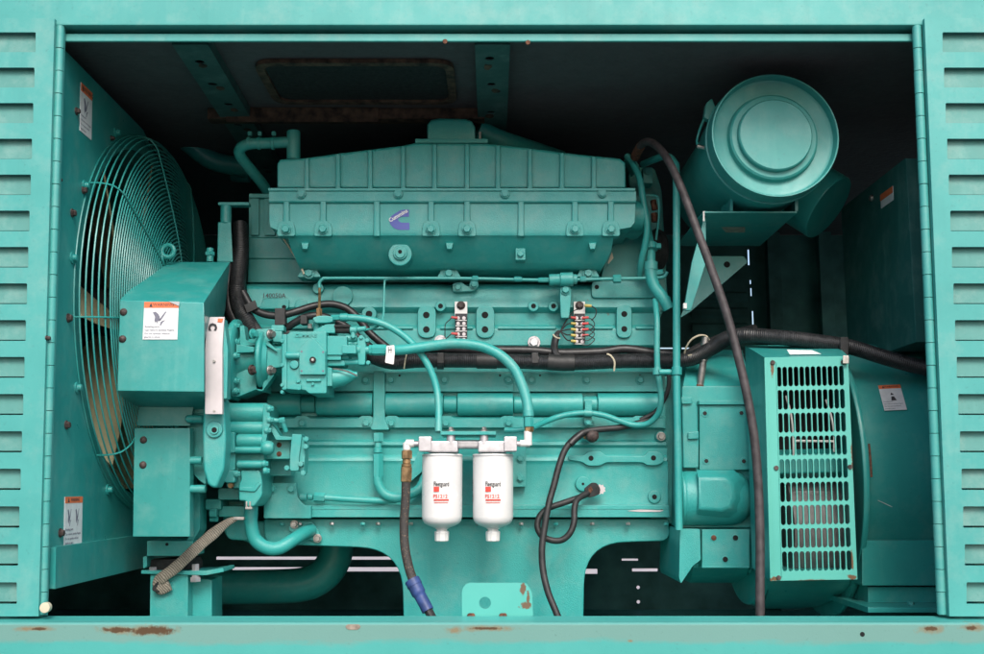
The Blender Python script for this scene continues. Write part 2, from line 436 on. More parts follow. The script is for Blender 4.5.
prof = [(-.052, zf - .20), (-.052, zf - .004), (-.048, zf), (.000, ZS + .0), (.012, ZS + .002), (.012, ZS - .25), (.006, ZS - .25), (.006, ZS - .006), (-.044, zf - .008), (-.046, zf - .2)]
prism3(b, [V(-HX, y, z) for y, z in prof], [V(HX, y, z) for y, z in prof], 0)
sill = O('sill', b, 'sill_steel', enc, 25)
b = B(); boss(b, 862.5, 634.5, -.0528, 2.4, .003, .0003, 16); O('painted_bolt_hole', b, 'hole', sill)  # near-black disc, the hole's inner shade put into colour
b = B(); poly(b, fil([(345, 627), (347, 624.6), (359, 624.6), (361, 627), (358, 630), (348, 630)], 2), -.0532, .002, .0004); O('bare_metal_spot', b, 'faded_band', sill, label='bare metal oval spot on the sill')
b = B(); boss(b, 44.5, 608, -.030, 5.2, .012, .001, 18); O('rubber_bumper', b, 'cream_wire', sill, label='cream round stop at the left end of the sill')
# underbody, so the sill is not floating when seen from elsewhere
b = B(); wbox(b, -HX, HX, -.03, 2.02, .25, zf - .203); O('fuel_tank_base', b, 'outer_paint', enc)
for x in (-1.5, 1.5):
    for y in (.1, 1.9): b = B(); wbox(b, x - .08, x + .08, y - .08, y + .08, 0.0, .25); O('support_block', b, 'concrete', enc)

ZF = CZ - .50; ZC = 1.6 + .985; YB = 2.0
b = B(); wbox(b, -HX, HX, .013, YB + .03, ZF - .03, ZF); O('floor_pan', b, 'inner_wall', enc)
b = B(); wbox(b, -HX, HX, .0605, YB + .03, ZC, ZC + .03); ceil = O('ceiling', b, 'foam', enc)
b = B(); wbox(b, -HX, HX, -.015, YB + .06, ZL + .401, ZL + .43); O('roof', b, 'outer_paint', enc)
b = B(); wbox(b, -HX, -HX + .02, .061, YB, ZF, ZC); O('side_wall', b, 'inner_wall', enc)
b = B(); wbox(b, -HX - .03, -HX, -.02, YB + .03, ZF - .03, ZL + .40); O('end_panel', b, 'outer_paint', enc)
# generator end: wall with an unseen slatted opening added to light the bay
rect = lambda y0, z0, y1, z1: [(y0, z0), (y1, z0), (y1, z1), (y0, z1)]
fill_open = rect(.75, CZ - .30, 1.85, CZ + .80)
b = B(); plate_h(b, rect(-.02, ZF - .03, YB + .03, ZL + .40), [fill_open], lambda u, v, d: V(HX + .03 - d, u, v), .03); O('end_panel', b, 'outer_paint', enc)
for k_ in range(9):
    z = CZ - .28 + k_ * .125; b = B()
    prism3(b, [V(HX + .028, .751, z), V(HX + .024, .751, z), V(HX - .03, .751, z + .05), V(HX - .026, .751, z + .05)],
              [V(HX + .028, 1.849, z), V(HX + .024, 1.849, z), V(HX - .03, 1.849, z + .05), V(HX - .026, 1.849, z + .05)], 0)
    O('fill_opening_slat', b, 'outer_paint', enc)
# back wall with the real gaps of its doors
def bx(px): return (P(px, 400, YB).x)
def bz(py): return (P(500, py, YB).z)
slits = [(222, 556.8, 327, 559.8), (349, 556.8, 398, 559.8), (238, 567.3, 322, 571.6), (347, 567.3, 404, 571.6), (583, 569, 595, 574), (619, 558.8, 635, 560.8), (629, 568.6, 654, 571.6),
         (661, 347.6, 676, 348.8), (683, 347.6, 699, 349), (672, 359.5, 689, 360.6) if False else (702, 323.6, 748, 324.9),
         (752.8, 249.5, 754.4, 265), (754, 280, 755.2, 284), (754.3, 288, 755.5, 296), (755, 311, 756.4, 325)]
outer = [(bx(-260), bz(190)), (bx(1240), bz(190)), (bx(1240), bz(625)), (bx(-260), bz(625))]
outer = [(-HX + .021, ZF), (HX - .021, ZF), (HX - .021, ZC - .001), (-HX + .021, ZC - .001)]
hs = [[(bx(a), bz(d)), (bx(c), bz(d)), (bx(c), bz(e)), (bx(a), bz(e))] for (a, e, c, d) in slits]
for (x, y, r) in ((638.2, 587.5, 1.8), (638.4, 602, 1.8), (192, 108, 1.0)):
    if y > 200: hs.append([(P(q[0], q[1], YB).x, P(q[0], q[1], YB).z) for q in circ(x, y, r, 10)])
b = B(); plate_h(b, outer, hs, lambda u, v, d: V(u, YB + d, v), .004); O('back_door_panel', b, 'inner_wall', enc)
# folded ribs of the far doors (seen faintly behind the engine)
b = B()
for i in range(16):
    z = bz(556) + .062 * (i + 1)
    if z > ZC - .05: break
    x0, x1 = bx(694), bx(750)
    prism3(b, [V(x0, YB - .012, z), V(x1, YB - .012, z), V(x1, YB - .012, z + .022), V(x0, YB - .012, z + .022)],
              [V(x0, YB - .001, z - .012), V(x1, YB - .001, z - .012), V(x1, YB - .001, z + .03), V(x0, YB - .001, z + .03)], 0)
O('louvre_ribs', b, 'inner_wall', enc)
b = B()
for px in (770, 822): wbox(b, bx(px), bx(px) + .05, YB - .05, YB - .001, ZF, ZC)
O('back_post', b, 'inner_wall', enc)
plain('hatch_rim_rust', (0.09, 0.055, 0.035), 0.8, var=.45, scale=40)
# roof beams : folded channels with holes
def beam(x0, x1, tw, y0, y1, nm, hl):
    b = B()
    def to3(u, v, d): return V(u + tw * (v - y0), v, ZC - .026 + d)
    plate_h(b, [(x0, y0), (x1, y0), (x1, y1), (x0, y1)], [circ((x0 + x1) / 2 + random.uniform(-.008, .008), yy, .011, 10) for yy in hl], to3, .003)
    for s, x in ((1, x0), (-1, x1)):
        prism3(b, [V(x, y0, ZC - .0255), V(x + s * .003, y0, ZC - .0255), V(x + s * .003, y0, ZC - .001), V(x, y0, ZC - .001)],
                  [V(x + tw * (y1 - y0), y1, ZC - .0255), V(x + s * .003 + tw * (y1 - y0), y1, ZC - .0255), V(x + s * .003 + tw * (y1 - y0), y1, ZC - .001), V(x + tw * (y1 - y0), y1, ZC - .001)], 0)
    bo_ = O(nm, b, 'beam_paint', enc)
    for k_, yy in enumerate(hl):
        b = B(); xx = (x0 + x1) / 2 + tw * (yy - y0) + random.uniform(-.012, .012); y_ = yy + random.uniform(.02, .05)
        pts_ = [(xx + random.uniform(.007, .013) * math.cos(a_), y_ + random.uniform(.010, .02) * math.sin(a_)) for a_ in [2 * math.pi * i / 9 for i in range(9)]]
        prism3(b, [V(u, v, ZC - .0268) for u, v in pts_], [V(u, v, ZC - .0262) for u, v in pts_], 0); O('rust_patch', b, 'hatch_rim_rust', bo_)
    return bo_
p = P(173, 47, .07); q = P(209, 47, .07)
b1 = beam(p.x, q.x, -.025, .062, 1.9, 'roof_beam', [.16, .30, .44, .60, .78, 1.0, 1.3])
p = P(475, 47, .07); q = P(510, 47, .07)
b2 = beam(p.x, q.x, .0, .062, 1.9, 'roof_beam', [.14, .30, .5, .8, 1.1])
for (bm_, xs) in ((b1, (p.x,)), (b2, ())): pass
# roof hatch with rusty rim
b = B()
hx0, hx1, hy0, hy1 = -.56, -.09, .20, .48
plate_h(b, rr(hx0, hy0, hx1, hy1, .05), [rr(hx0 + .02, hy0 + .02, hx1 - .02, hy1 - .02, .035)], lambda u, v, d: V(u, v, ZC - .012 + d), .010)
ht = O('roof_hatch', b, 'hatch_rim_rust', enc)
b = B(); plate_h(b, rr(hx0 + .021, hy0 + .021, hx1 - .021, hy1 - .021, .034), [], lambda u, v, d: V(u, v, ZC - .006 + d), .005); O('hatch_cover', b, 'core', ht)
b = B(); wbox(b, -.70, -.30, .53, .535, ZC - .04, ZC - .001); wbox(b, -.75, -.02, .535, .575, ZC - .03, ZC - .001); O('roof_stiffener', b, 'hatch_rim_rust', enc)

# ------------------------------------------------------------------ louvred doors
def door(side):
    L = side < 0
    t = thing('louvred_door', 'teal louvred door leaf folded open at the left edge of the bay' if L else 'teal louvred door leaf folded open at the right edge of the bay', 'door', 'louvred doors either side of the bay')
    yf = -.019
    if L: e_top, e_bot, s_top, s_bot, far = 54.5, 38.5, 36.5, 16, -330
    else: e_top, e_bot, s_top, s_bot, far = 924.5, 949.5, 941.5, 967.5, 1330
    T0, T1 = 18.0, 616.5
    ex = lambda y: e_top + (e_bot - e_top) * (y - T0) / (T1 - T0)
    sxx = lambda y: s_top + (s_bot - s_top) * (y - T0) / (T1 - T0)
    sgn = -1 if L else 1
    ys = [(32 + 35.2 * i + .1 * i * i, 32 + 35.2 * i + .1 * i * i + 20 + .1 * i) for i in range(16)]
    holes = []; cols = [0, 1]
    W = 215
    for (a, c) in ys:
        for k in cols:
            x0, x1 = sxx((a + c) / 2) + sgn * k * (W + 22), 0
            x1 = x0 + sgn * W
            lo, hi = min(x0, x1), max(x0, x1)
            holes.append(rr(lo, a, hi, c, 1.2, 2))
    pts = [(ex(T0), T0), (ex(T1), T1), (far, T1), (far, T0)]
    b = B(); plate_px(b, pts, holes, yf, .004)
    # folded returns of the leaf edges
    def strip(xa, xb, d0, d1, bb):
        prism3(bb, [P(xa(T0), T0, yf) + V(0, d0, 0), P(xb(T0), T0, yf) + V(0, d0, 0), P(xb(T1), T1, yf) + V(0, d0, 0), P(xa(T1), T1, yf) + V(0, d0, 0)],
                   [P(xa(T0), T0, yf) + V(0, d1, 0), P(xb(T0), T0, yf) + V(0, d1, 0), P(xb(T1), T1, yf) + V(0, d1, 0), P(xa(T1), T1, yf) + V(0, d1, 0)], 0)
    strip(lambda y: ex(y) + (0 if not L else -1.6), lambda y: ex(y) + (1.6 if not L else 0), .0045, .016, b)
    O('door_skin', b, 'outer_paint', t)
    # louvre blades: slope down and out, with end cheeks
    for i, (a, c) in enumerate(ys):
        b = B()
        for k in cols:
            x0 = sxx((a + c) / 2) + sgn * k * (W + 22); x1 = x0 + sgn * W; lo, hi = min(x0, x1) - 2, max(x0, x1) + 2
            A = P(lo, a, yf); C = P(lo, c, yf); D = P(hi, a, yf); zt, zb_ = A.z + .006, C.z - .004
            th = .003
            prism3(b, [V(A.x, yf + .015, zt), V(A.x, yf + .010, zb_ + .0075), V(A.x, yf + .010 + th, zb_ + .0075), V(A.x, yf + .015 + th, zt)],
                      [V(D.x, yf + .015, zt), V(D.x, yf + .010, zb_ + .0075), V(D.x, yf + .010 + th, zb_ + .0075), V(D.x, yf + .015 + th, zt)], 0)
        O('louvre_blade', b, 'louvre_paint', t)
    # pressed edge above each slot: the rolled top lip
    # piano hinge
    hx_t, hx_b = (60.5, 42.5) if L else (916.5, 942)
    hw = 4.6 if L else 5.0
    b = B(); hxx = lambda y: hx_t + (hx_b - hx_t) * (y - 26) / (616 - 26)
    strip2 = lambda o0, o1, y0, d: prism3(b, [P(hxx(26) + o0, 26, y0), P(hxx(26) + o1, 26, y0), P(hxx(T1) + o1, T1 - 1, y0), P(hxx(T1) + o0, T1 - 1, y0)],
                                             [P(hxx(26) + o0, 26, y0) + V(0, d, 0), P(hxx(26) + o1, 26, y0) + V(0, d, 0), P(hxx(T1) + o1, T1 - 1, y0) + V(0, d, 0), P(hxx(T1) + o0, T1 - 1, y0) + V(0, d, 0)], 0)
    strip2(-hw - (3 if L else -2), hw + (0 if L else 3), .004, .004)
    hg = O('hinge_leaf', b, 'outer_paint', t)
    n = 26; y = 26.5; step = (T1 - 1.5 - 26.5) / n
    for i in range(n):
        y0, y1 = 26.5 + i * step, 26.5 + (i + 1) * step - .55
        b = B(); r = hw * mpp(0) * (1.0 if i % 2 == 0 else .97)
        cyl(b, P(hxx(y0), y0, -.001), P(hxx(y1), y1, -.001), r * .93, .0006, 16)
        O('hinge_knuckle', b, 'outer_paint', hg)
    for (yy) in ((190, 340, 470) if L else (34, 170, 330, 590)):
        xx = hxx(yy) + (-8.3 if L else 7.2)
        b = B(); boss(b, xx, yy, -.0005, 2.2, .01, .0008, 12); O('rivet', b, 'rust', t)
    b = B(); rr_ = [P(ex(T0) + (3 if L else -3), 24, .012), P(ex(T0) + (-10 if L else 14), 24, .012), P(ex(T1) + (-10 if L else 14), T1, .012), P(ex(T1) + (3 if L else -3), T1, .012)]
    prism3(b, rr_, [Vector((q.x, .03, q.z)) for q in rr_], 0)
    O('door_jamb', b, 'outer_paint', enc)
    return t
door(-1); door(1)
# wall jambs behind the doors (close the bay beside the opening)
b = B(); wbox(b, -HX, P(30, 300, .014).x, .014, .03, ZS, ZL); O('jamb_panel', b, 'inner_wall', enc)
b = B(); wbox(b, P(958, 300, .014).x, HX, .014, .03, ZS, ZL); O('jamb_panel', b, 'inner_wall', enc)

# ------------------------------------------------------------------ warning stickers
def sticker(parent, o, rt, up, w_, h_, head=.16, two=False, curl=False, person=False, lines=None):
    o = Vector(o); rt = Vector(rt).normalized(); up = Vector(up).normalized(); nm = rt.cross(up)
    if True:
        M = lambda u, v, d=0: o + rt * (u * w_) - up * (v * h_) + nm * d
    b = B(); c = [(0, 0), (1, 0), (1, 1), (0, 1)]
    prism3(b, [M(u, v, .0012) for u, v in c], [M(u, v, .0002) for u, v in c], 0)
    st = O('warning_label', b, 'label_white', parent, label='white and orange warning sticker')
    b = B(); prism3(b, [M(u, v, .0016) for u, v in ((0, 0), (1, 0), (1, head), (0, head))], [M(u, v, .0013) for u, v in ((0, 0), (1, 0), (1, head), (0, head))], 0)
    O('orange_header', b, 'label_orange', st)
    fr = lambda u, v: (M(u, v, .0017), rt, up, nm)
    text('WARNING', fr(.56, head / 2), h_ * head * .72, 'ink_black', st, depth=.0002)
    b = B(); tri = [M(.15, head * .85, .0019), M(.25, head * .85, .0019), M(.20, head * .15, .0019)]
    prism3(b, tri, [p - nm * .0002 for p in tri], 0); O('alert_symbol', b, 'ink_black', st)
    def blob(pts):
        b = B(); prism3(b, [M(u, v, .0016) for u, v in pts], [M(u, v, .0013) for u, v in pts], 0); return b
    if person:
        b = blob([(.42, .62), (.46, .46), (.58, .46), (.66, .62)]); O('pictogram', b, 'ink_black', st)
        b = blob([(.44, .40), (.50, .30), (.60, .40)]); O('pictogram', b, 'ink_black', st)
    else:
        for k in ((0.5,) if not two else (.28, .72)):
            s = .5 if two else 1.0; X = lambda u: k + (u - .5) * s
            hand = [(.26, .22), (.34, .20), (.42, .26), (.47, .34), (.48, .43), (.44, .47), (.42, .44), (.40, .52), (.37, .46), (.35, .50), (.32, .44), (.33, .34)]
            bl = [(.66, .20), (.62, .20), (.45, .42), (.49, .45), (.54, .38)]
            fg = [(.50, .48), (.56, .44), (.64, .43), (.58, .47), (.55, .50), (.52, .56), (.48, .57)]
            for pp in (hand, bl, fg):
                O('pictogram', blob([(X(u), .06 + v * (1.0 if not two else .95)) for u, v in pp]), 'ink_grey', st)
    lines = lines or ['Rotating parts', 'Can remove careless fingers.', 'Do not operate without', 'guards in place.']
    v0 = .66
    for i, ln in enumerate(lines):
        text(ln, fr(.05, v0 + i * (.94 - v0) / max(1, len(lines) - 1) * .98), w_ * .074, 'ink_grey', st, depth=.0002, align='LEFT')
    return st

# ------------------------------------------------------------------ radiator with fan and wire guard
rad = thing('radiator', 'teal radiator shroud panel with wire fan guard at the left end of the bay', 'radiator')
XP = P(49, 589, .03).x
pt = P(62, 47, .03); pb = P(49, 589, .03)
cyc, czc, RG = .605, 1.6 + .421, .484
ztop = min(pt.z, ZC - .03) ; zbot = pb.z
TILT = (XP - P(62, 47, .03).x) / (ztop - zbot)
hol = [(cyc + .45 * math.cos(a), czc + .45 * math.sin(a)) for a in [2 * math.pi * i / 48 for i in range(48)]]
b = B()
def toX(u, v, d): return V(XP - d, u, v)
plate_h(b, [(.03, zbot), (1.13, zbot), (1.13, czc)] + [(cyc + .478 * math.cos(R(a)), czc + .478 * math.sin(R(a))) for a in (15, 30, 45, 60, 75)] + [(.58, ztop), (.03, ztop)], [hol], toX, .004)
wbox(b, XP - .03, XP - .0045, .026, .0298, zbot, ztop)
O('shroud_panel', b, 'sheet_paint', rad)
pl = P(47, 547, .035)
b = B(); wbox(b, XP + .0005, XP + .012, .0305, .80, zbot, pl.z - .0); 
O('lower_flange', b, 'sheet_paint', rad)
b = B()
for i in range(48):
    a0, a1 = 2 * math.pi * i / 48, 2 * math.pi * (i + 1) / 48
    q = lambda a, r, x: V(x, cyc + r * math.cos(a), czc + r * math.sin(a))
    vs = [b.verts.new(z) for z in (q(a0, .45, XP - .001), q(a1, .45, XP - .001), q(a1, .45, XP - .22), q(a0, .45, XP - .22))]
    b.faces.new(vs)
    vs = [b.verts.new(z) for z in (q(a0, .454, XP - .0045), q(a1, .454, XP - .0045), q(a1, .454, XP - .22), q(a0, .454, XP - .22))]
    b.faces.new(vs[::-1])
O('shroud_ring', b, 'sheet_paint', rad)
b = B(); wbox(b, XP - .36, XP - .225, .04, 1.10, zbot, ztop); O('radiator_core', b, 'core', rad)
fan = thing('fan', '', ''); del fan['label'], fan['category']; fan.name = 'fan'; fan.parent = rad
b = B(); lathe(b, (XP - .16, cyc, czc), (XP, cyc, czc), [(0, .09), (.10, .09), (.115, .075), (.13, .05), (.135, 0)], 24)
O('hub', b, 'core', fan)
for i in range(7):
    a = R(176) + 2 * math.pi * i / 7; b = B(); A = []; Bk = []
    for (r, hw_) in ((.08, .045), (.2, .075), (.32, .095), (.435, .105)):
        A.append((r, hw_))
    er = V(0, math.cos(a), math.sin(a)); et = V(0, -math.sin(a), math.cos(a)); c = V(XP - .06, cyc, czc)
    for off in (0, .004):
        pass
    lv = []; 
    for (r, hw_) in A:
        lv.append([c + er * r + (et * math.cos(R(38)) + V(1, 0, 0) * math.sin(R(38))) * (hw_ * s) + V(.012 * (1 - s * s), 0, 0) for s in (-1, -.5, 0, .5, 1)])
    f = [[b.verts.new(q) for q in l] for l in lv]; k = [[b.verts.new(q + V(-.004, 0, 0)) for q in l] for l in lv]
    for g_, rev in ((f, 0), (k, 1)):
        for x in range(3):
            for y in range(4):
                qd = [g_[x][y], g_[x][y + 1], g_[x + 1][y + 1], g_[x + 1][y]]; b.faces.new(qd[::-1] if rev else qd)
    per = [(x, 0) for x in range(4)] + [(3, y) for y in range(1, 5)] + [(x, 4) for x in (2, 1, 0)] + [(0, y) for y in (3, 2, 1)]
    for (u0, v0), (u1, v1) in zip(per, per[1:] + per[:1]): b.faces.new((f[u0][v0], f[u1][v1], k[u1][v1], k[u0][v0]))
    O('fan_blade', b, 'beige_blade', fan)
# guard : concentric wires on a basket, radial supports
grd = thing('x', '', ''); del grd['label'], grd['category']; grd.name = 'fan_guard'; grd.parent = rad
prof = [(.002, RG), (.014, RG), (.027, RG - .001), (.040, RG - .004), (.052, RG - .010), (.062, RG - .022)]
rr0 = RG - .036; n = 38
for i in range(n): prof.append((.069 + .042 * math.sin(i / n * 1.57), rr0 - (rr0 - .085) * i / (n - 1)))
b = B()
for (dx, r) in prof:
    pth = [V(XP + dx, cyc + r * math.cos(2 * math.pi * i / 72), czc + r * math.sin(2 * math.pi * i / 72)) for i in range(72)]
    tube(b, pth, .0020, 6, sm=False, closed=True)
O('ring_wires', b, 'sheet_paint', grd)
for i in range(9):
    a = R(187) + 2 * math.pi * i / 9 
    for da in (0,):
        pth = [V(XP + dx + .004 * (1 if j > 0 else 0), cyc + r * math.cos(a + da * .46 / r), czc + r * math.sin(a + da * .46 / r)) for j, (dx, r) in enumerate(prof)]
        b = B(); tube(b, pth, .0020, 6, sm=False); O('support_wire', b, 'sheet_paint', grd)
for a in (150, 172, 205, 118, 240, 60):
    a = R(a); c = V(XP, cyc + (RG + .015) * math.cos(a), czc + (RG + .015) * math.sin(a))
    b = B(); lathe(b, c, c + V(1, 0, 0), [(0, .013), (.003, .013), (.004, .008), (.012, .007), (.013, 0)], 14); O('clip_bolt', b, 'sheet_paint', grd)
def panel_pt(px, py):   # where the ray through the pixel meets the panel plane
    u = (px - 492) / FPX; v = (327 - py) / FPX; d = V(u, CT - v * ST, ST + v * CT); t = (XP - TILT * (CZ - zbot)) / (d.x + TILT * d.z); q = V(0, -CD, CZ) + d * t; q.x = XP; return q
for (x, y, r) in ((76, 111, 3.2), (58, 180, 1.8), (83, 190, 3.4), (72, 213, 3.6), (68, 318, 3.8), (111, 138, 2.4), (66, 425, 3.6), (60, 533, 3.6), (46, 338, 2.0), (47, 454, 2)):
    p = panel_pt(x, y); b = B(); hexh(b, p, (1, 0, 0), r * .0020, .009); O('bolt', b, 'red_bolt', rad)
for (x0, y0, x1, yb_, kind) in ((80.5, 82, 92, 131, 0), (64.5, 497, 82, 546, 1)):
    A = panel_pt(x0, y0); Bq = panel_pt(x1, y0 + 5)
    ww = abs(Bq.y - A.y); hh = (A - panel_pt(x0, yb_)).length if kind == 0 else (A - panel_pt(x0, yb_ + 1)).length
    sticker(rad, A + V(.0, 0, 0), (0, 1, 0), (0, 0, 1), ww, hh, .17 if kind == 0 else .13, two=bool(kind))
def shear(o):
    if o.type == 'MESH':
        for v in o.data.vertices: v.co.x -= TILT * (v.co.z - zbot)
    for c in o.children: shear(c)
shear(rad)
# ring bolt on the guard side
lb = thing('lifting_eye', 'small teal ring eye standing beside the fan guard above the belt guard', 'eye bolt')
b = B(); c = P(168, 251, .42); tube(b, [c + V(math.cos(t) * .015, 0, math.sin(t) * .015) for t in [2 * math.pi * i / 20 for i in range(20)]], .0055, 8, sm=False, closed=True)
O('ring', b, 'sheet_paint', lb)
b = B(); cyl(b, c + V(-.06, 0, 0), c + V(-.014, 0, 0), .006, .001); cyl(b, P(162, 263, .42), P(162, 252, .42), .005, 0); O('shank', b, 'sheet_paint', lb)

# ------------------------------------------------------------------ belt guard
bg_ = thing('belt_guard', 'folded teal sheet belt guard with warning label in front of the fan', 'guard')
b = B(); frus(b, [(120, 300), (204, 302.5), (204.5, 321), (204.5, 392), (117, 391)], .17, [(155, 262), (230, 262), (225, 310), (203, 420), (140, 420)], .46, .003)
O('guard_box', b, 'sheet_paint', bg_)
b = B(); frus(b, [(140, 393.5), (196, 393.5), (190, 426), (137, 426)], .32, [(140, 393.5), (196, 393.5), (190, 426), (137, 426)], .40, .001); O('guard_web', b, 'sheet_paint', bg_)
b = B(); poly(b, [(134, 428), (190, 428), (190, 537), (132.5, 537)], .30, .03, .003); O('lower_box', b, 'sheet_paint', bg_)
for (x, y, yy) in ((123.5, 312, .17), (122.5, 339, .17), (143.5, 440, .30), (143, 465, .30)):
    b = B(); c = P(x, y, yy); lathe(b, c, c - V(0, 1, 0), [(0, .0085), (.002, .008), (.005, .005), (.006, 0)], 16); O('button_bolt', b, 'red_bolt', bg_)
A = P(144.5, 302, .1695); Bq = P(179, 302, .1695); C = P(144.5, 339.5, .1695)
sticker(bg_, A, (1, 0, 0), (0, 0, 1), (Bq - A).length, (A - C).length, .16)
b = B(); p0 = [P(168, 301.4, .166), P(179.5, 301.6, .162), P(179, 306, .166)]; prism3(b, p0, [q + V(0, .001, 0) for q in p0], 0); O('curled_corner', b, 'label_white', bg_)
EP = 'engine_paint'
# ------------------------------------------------------------------ engine
eng = thing('diesel_engine', 'large teal painted inline diesel engine filling the middle of the bay', 'engine')
def part(nm, fn, mat=EP, parent=eng, **k):
    b = B(); fn(b); return O_split(nm, b, mat, parent, **k)
# cylinder head (behind the intake cover)
def f(b):
    rows(b, [(196, .64, 249, 660), (237, .64, 249, 660), (237.6, .643, 249, 660), (238.2, .64, 249, 660), (258, .64, 249, 660), (258.8, .643, 249, 660), (259.4, .64, 249, 660), (282, .64, 248, 656)], 1.05)
head = part('cylinder_head', f)
part('head_rib', lambda b: [poly(b, rr(251, 198, 259, 235, 1), .632, .007, .001), poly(b, rr(264, 198, 275, 235, 1), .632, .007, .001), poly(b, rr(249, 193.5, 276, 197.5, 1), .625, .02, .001)][0], parent=head)
part('side_plate', lambda b: poly(b, fil([(604, 262), (620, 232), (650, 232), (654, 284), (600, 284)], 3), .60, .03, .003), parent=head)
# upper block
def f(b):
    rows(b, [(284, .60, 246, 655), (286, .575, 246.5, 655), (290, .566, 247, 655), (307, .560, 247, 655), (310, .566, 247, 655), (313, .578, 247, 655), (325, .580, 247, 655), (327, .572, 247, 655),
             (331, .566, 247, 655), (345, .565, 247, 655), (349, .575, 247, 655), (352, .60, 247, 655), (373, .60, 247, 655)], 1.15)
blk = part('upper_block', f)
# lower crankcase
def f(b):
    rows(b, [(371.5, .585, 270, 662), (373, .570, 270, 664), (377, .566, 270, 665), (392, .566, 270, 665), (393, .575, 270, 665), (416, .575, 270, 665), (417.5, .560, 270, 665), (419, .556, 270, 665), (428, .557, 270, 665),
             (429.5, .572, 270, 666), (440, .574, 270, 666), (442, .566, 270, 666), (445, .565, 270, 666), (448, .573, 270, 667), (455, .574, 270, 667), (458, .567, 270, 667), (461, .566, 270, 667), (465, .572, 270, 668),
             (485, .577, 270, 668), (505, .572, 270, 668)], 1.15)
crank = part('crankcase', f)
part('rear_plate', lambda b: poly(b, fil([(650, 376), (685, 376), (685, 524), (650, 524)], 2), .60, .20, .004))
# oil pan rail and pan
rail = part('pan_rail', lambda b: poly(b, [(297, 505), (669, 505), (670, 517.5), (297, 517.5)], .548, .08, .002))
part('rail_crease', lambda b: poly(b, [(300, 508.2), (668, 508.2), (668, 509.2), (300, 509.2)], .5465, .01, 0), parent=rail)
pan = part('oil_pan', lambda b: poly(b, fil([(264, 519), (669, 519), (670, 541), (585, 543.5), (583, 640), (404, 640), (402, 549), (264, 544)], [2, 2, 10, 44, 0, 0, 46, 12], 9), .585, .50, .010, 4))
part('bright_scratch', lambda b: poly(b, fil([(627, 511), (640, 509.6), (664, 510.4), (660, 512), (640, 512)], 1), .5465, .0008, 0), 'plate_metal', rail, label='bare metal scratch on the pan rail')
for i, x in enumerate((282, 300, 332, 363, 378, 411, 444, 478, 521, 556, 592, 628, 666)):
    b = B(); c = P(x, 520.8, .565); hexh(b, c - V(0, 0, .004), (0, -.35, -1), .006, .008, .4, 0); O('rail_bolt', b, 'steel' if i % 3 else EP, rail)
# pads and ports on the upper block
def pad(pts, y, d=.02, bev=.003, parent=blk, nm='port_pad', r=7): return part(nm, lambda b: poly(b, fil(pts, r, 6), y, d, bev), parent=parent)
for (x0, x1, xs) in ((417.5, 436, 426.3), (476, 494.5, 485)):
    pad([(x0, 305), (x1, 305), (x1, 338), (x0, 338)], .556, r=9)
    hole(xs, 315, .556, 3.0, blk); hole(xs, 329.5, .556, 3.0, blk)
pad([(616.5, 304), (632, 304), (632, 338), (616.5, 338)], .556, r=8); hole(624.3, 314, .556, 2.7, blk); hole(624.3, 329, .556, 2.7, blk)
for (x, y, r, h) in ((440.5, 306, 5.5, 2.2), (533.5, 306, 5.5, 2.2), (553.5, 306, 5.5, 2.2), (369, 314, 7.5, 3.0), (301, 305, 6.5, 0)):
    part('boss', lambda b: boss(b, x, y, .553, r, .03, .003), parent=blk)
    if h: hole(x, y, .553, h, blk)
part('core_plug', lambda b: boss(b, 342.5, 296, .5535, 10.2, .02, .0015), parent=blk)
part('core_plug', lambda b: boss(b, 318, 288, .553, 5.5, .02, .002), parent=blk)
pad([(591.5, 281), (655, 281), (655, 298), (591.5, 298)], .5535, r=5, nm='lug_plate'); hole(596.8, 287, .5535, 2.0, blk)
pad([(264, 298), (289, 298), (289, 309), (258, 309)], .553, r=4, nm='number_pad'); hole(284, 307, .553, 1.9, blk)
pad([(560.5, 301), (570, 301), (570, 318), (560.5, 318)], .545, r=5, nm='bracket_foot')
for x0, x1 in ((263, 413), (440, 473), (498, 556), (582, 613), (636, 654)):
    part('cast_ledge', lambda b: poly(b, rr(x0, 326.5, x1, 329, 1), .561, .02, .002), parent=blk)
text('140050A', FRONT(274, 295.8, .5500), 6.5 * mpp(.56), 'ink_black', blk, 'stencilled_number', bold=.01)
for (x, y) in ((534, 342.5), (440.5, 341.5)):
    bolt(x, y, .549, 4.8, 'cast_alloy', blk)
    part('bolt_stub', lambda b: boss(b, x, y, .540, 2.8, .008, .001, 16), 'red_bolt', blk)
# two-lobed clip plates under the fuel line
part('pipe_clip', lambda b: poly(b, fil([(452, 283), (462, 282), (468, 287), (476, 281), (479, 286), (475, 291), (453, 292)], 3), .548, .012, .002), parent=blk)
bolt(458, 287.5, .548, 3.2, parent=blk); bolt(474, 284.5, .545, 3.4, parent=blk)
# camshaft covers : flange plates, half round housings, bolts
cov = []
for (x0, x1) in ((266, 379), (385.5, 513), (526, 663)):
    c = part('tappet_cover', lambda b: poly(b, rr(x0, 372.8, x1, 391, 1), .556, .02, .002)); cov.append(c)
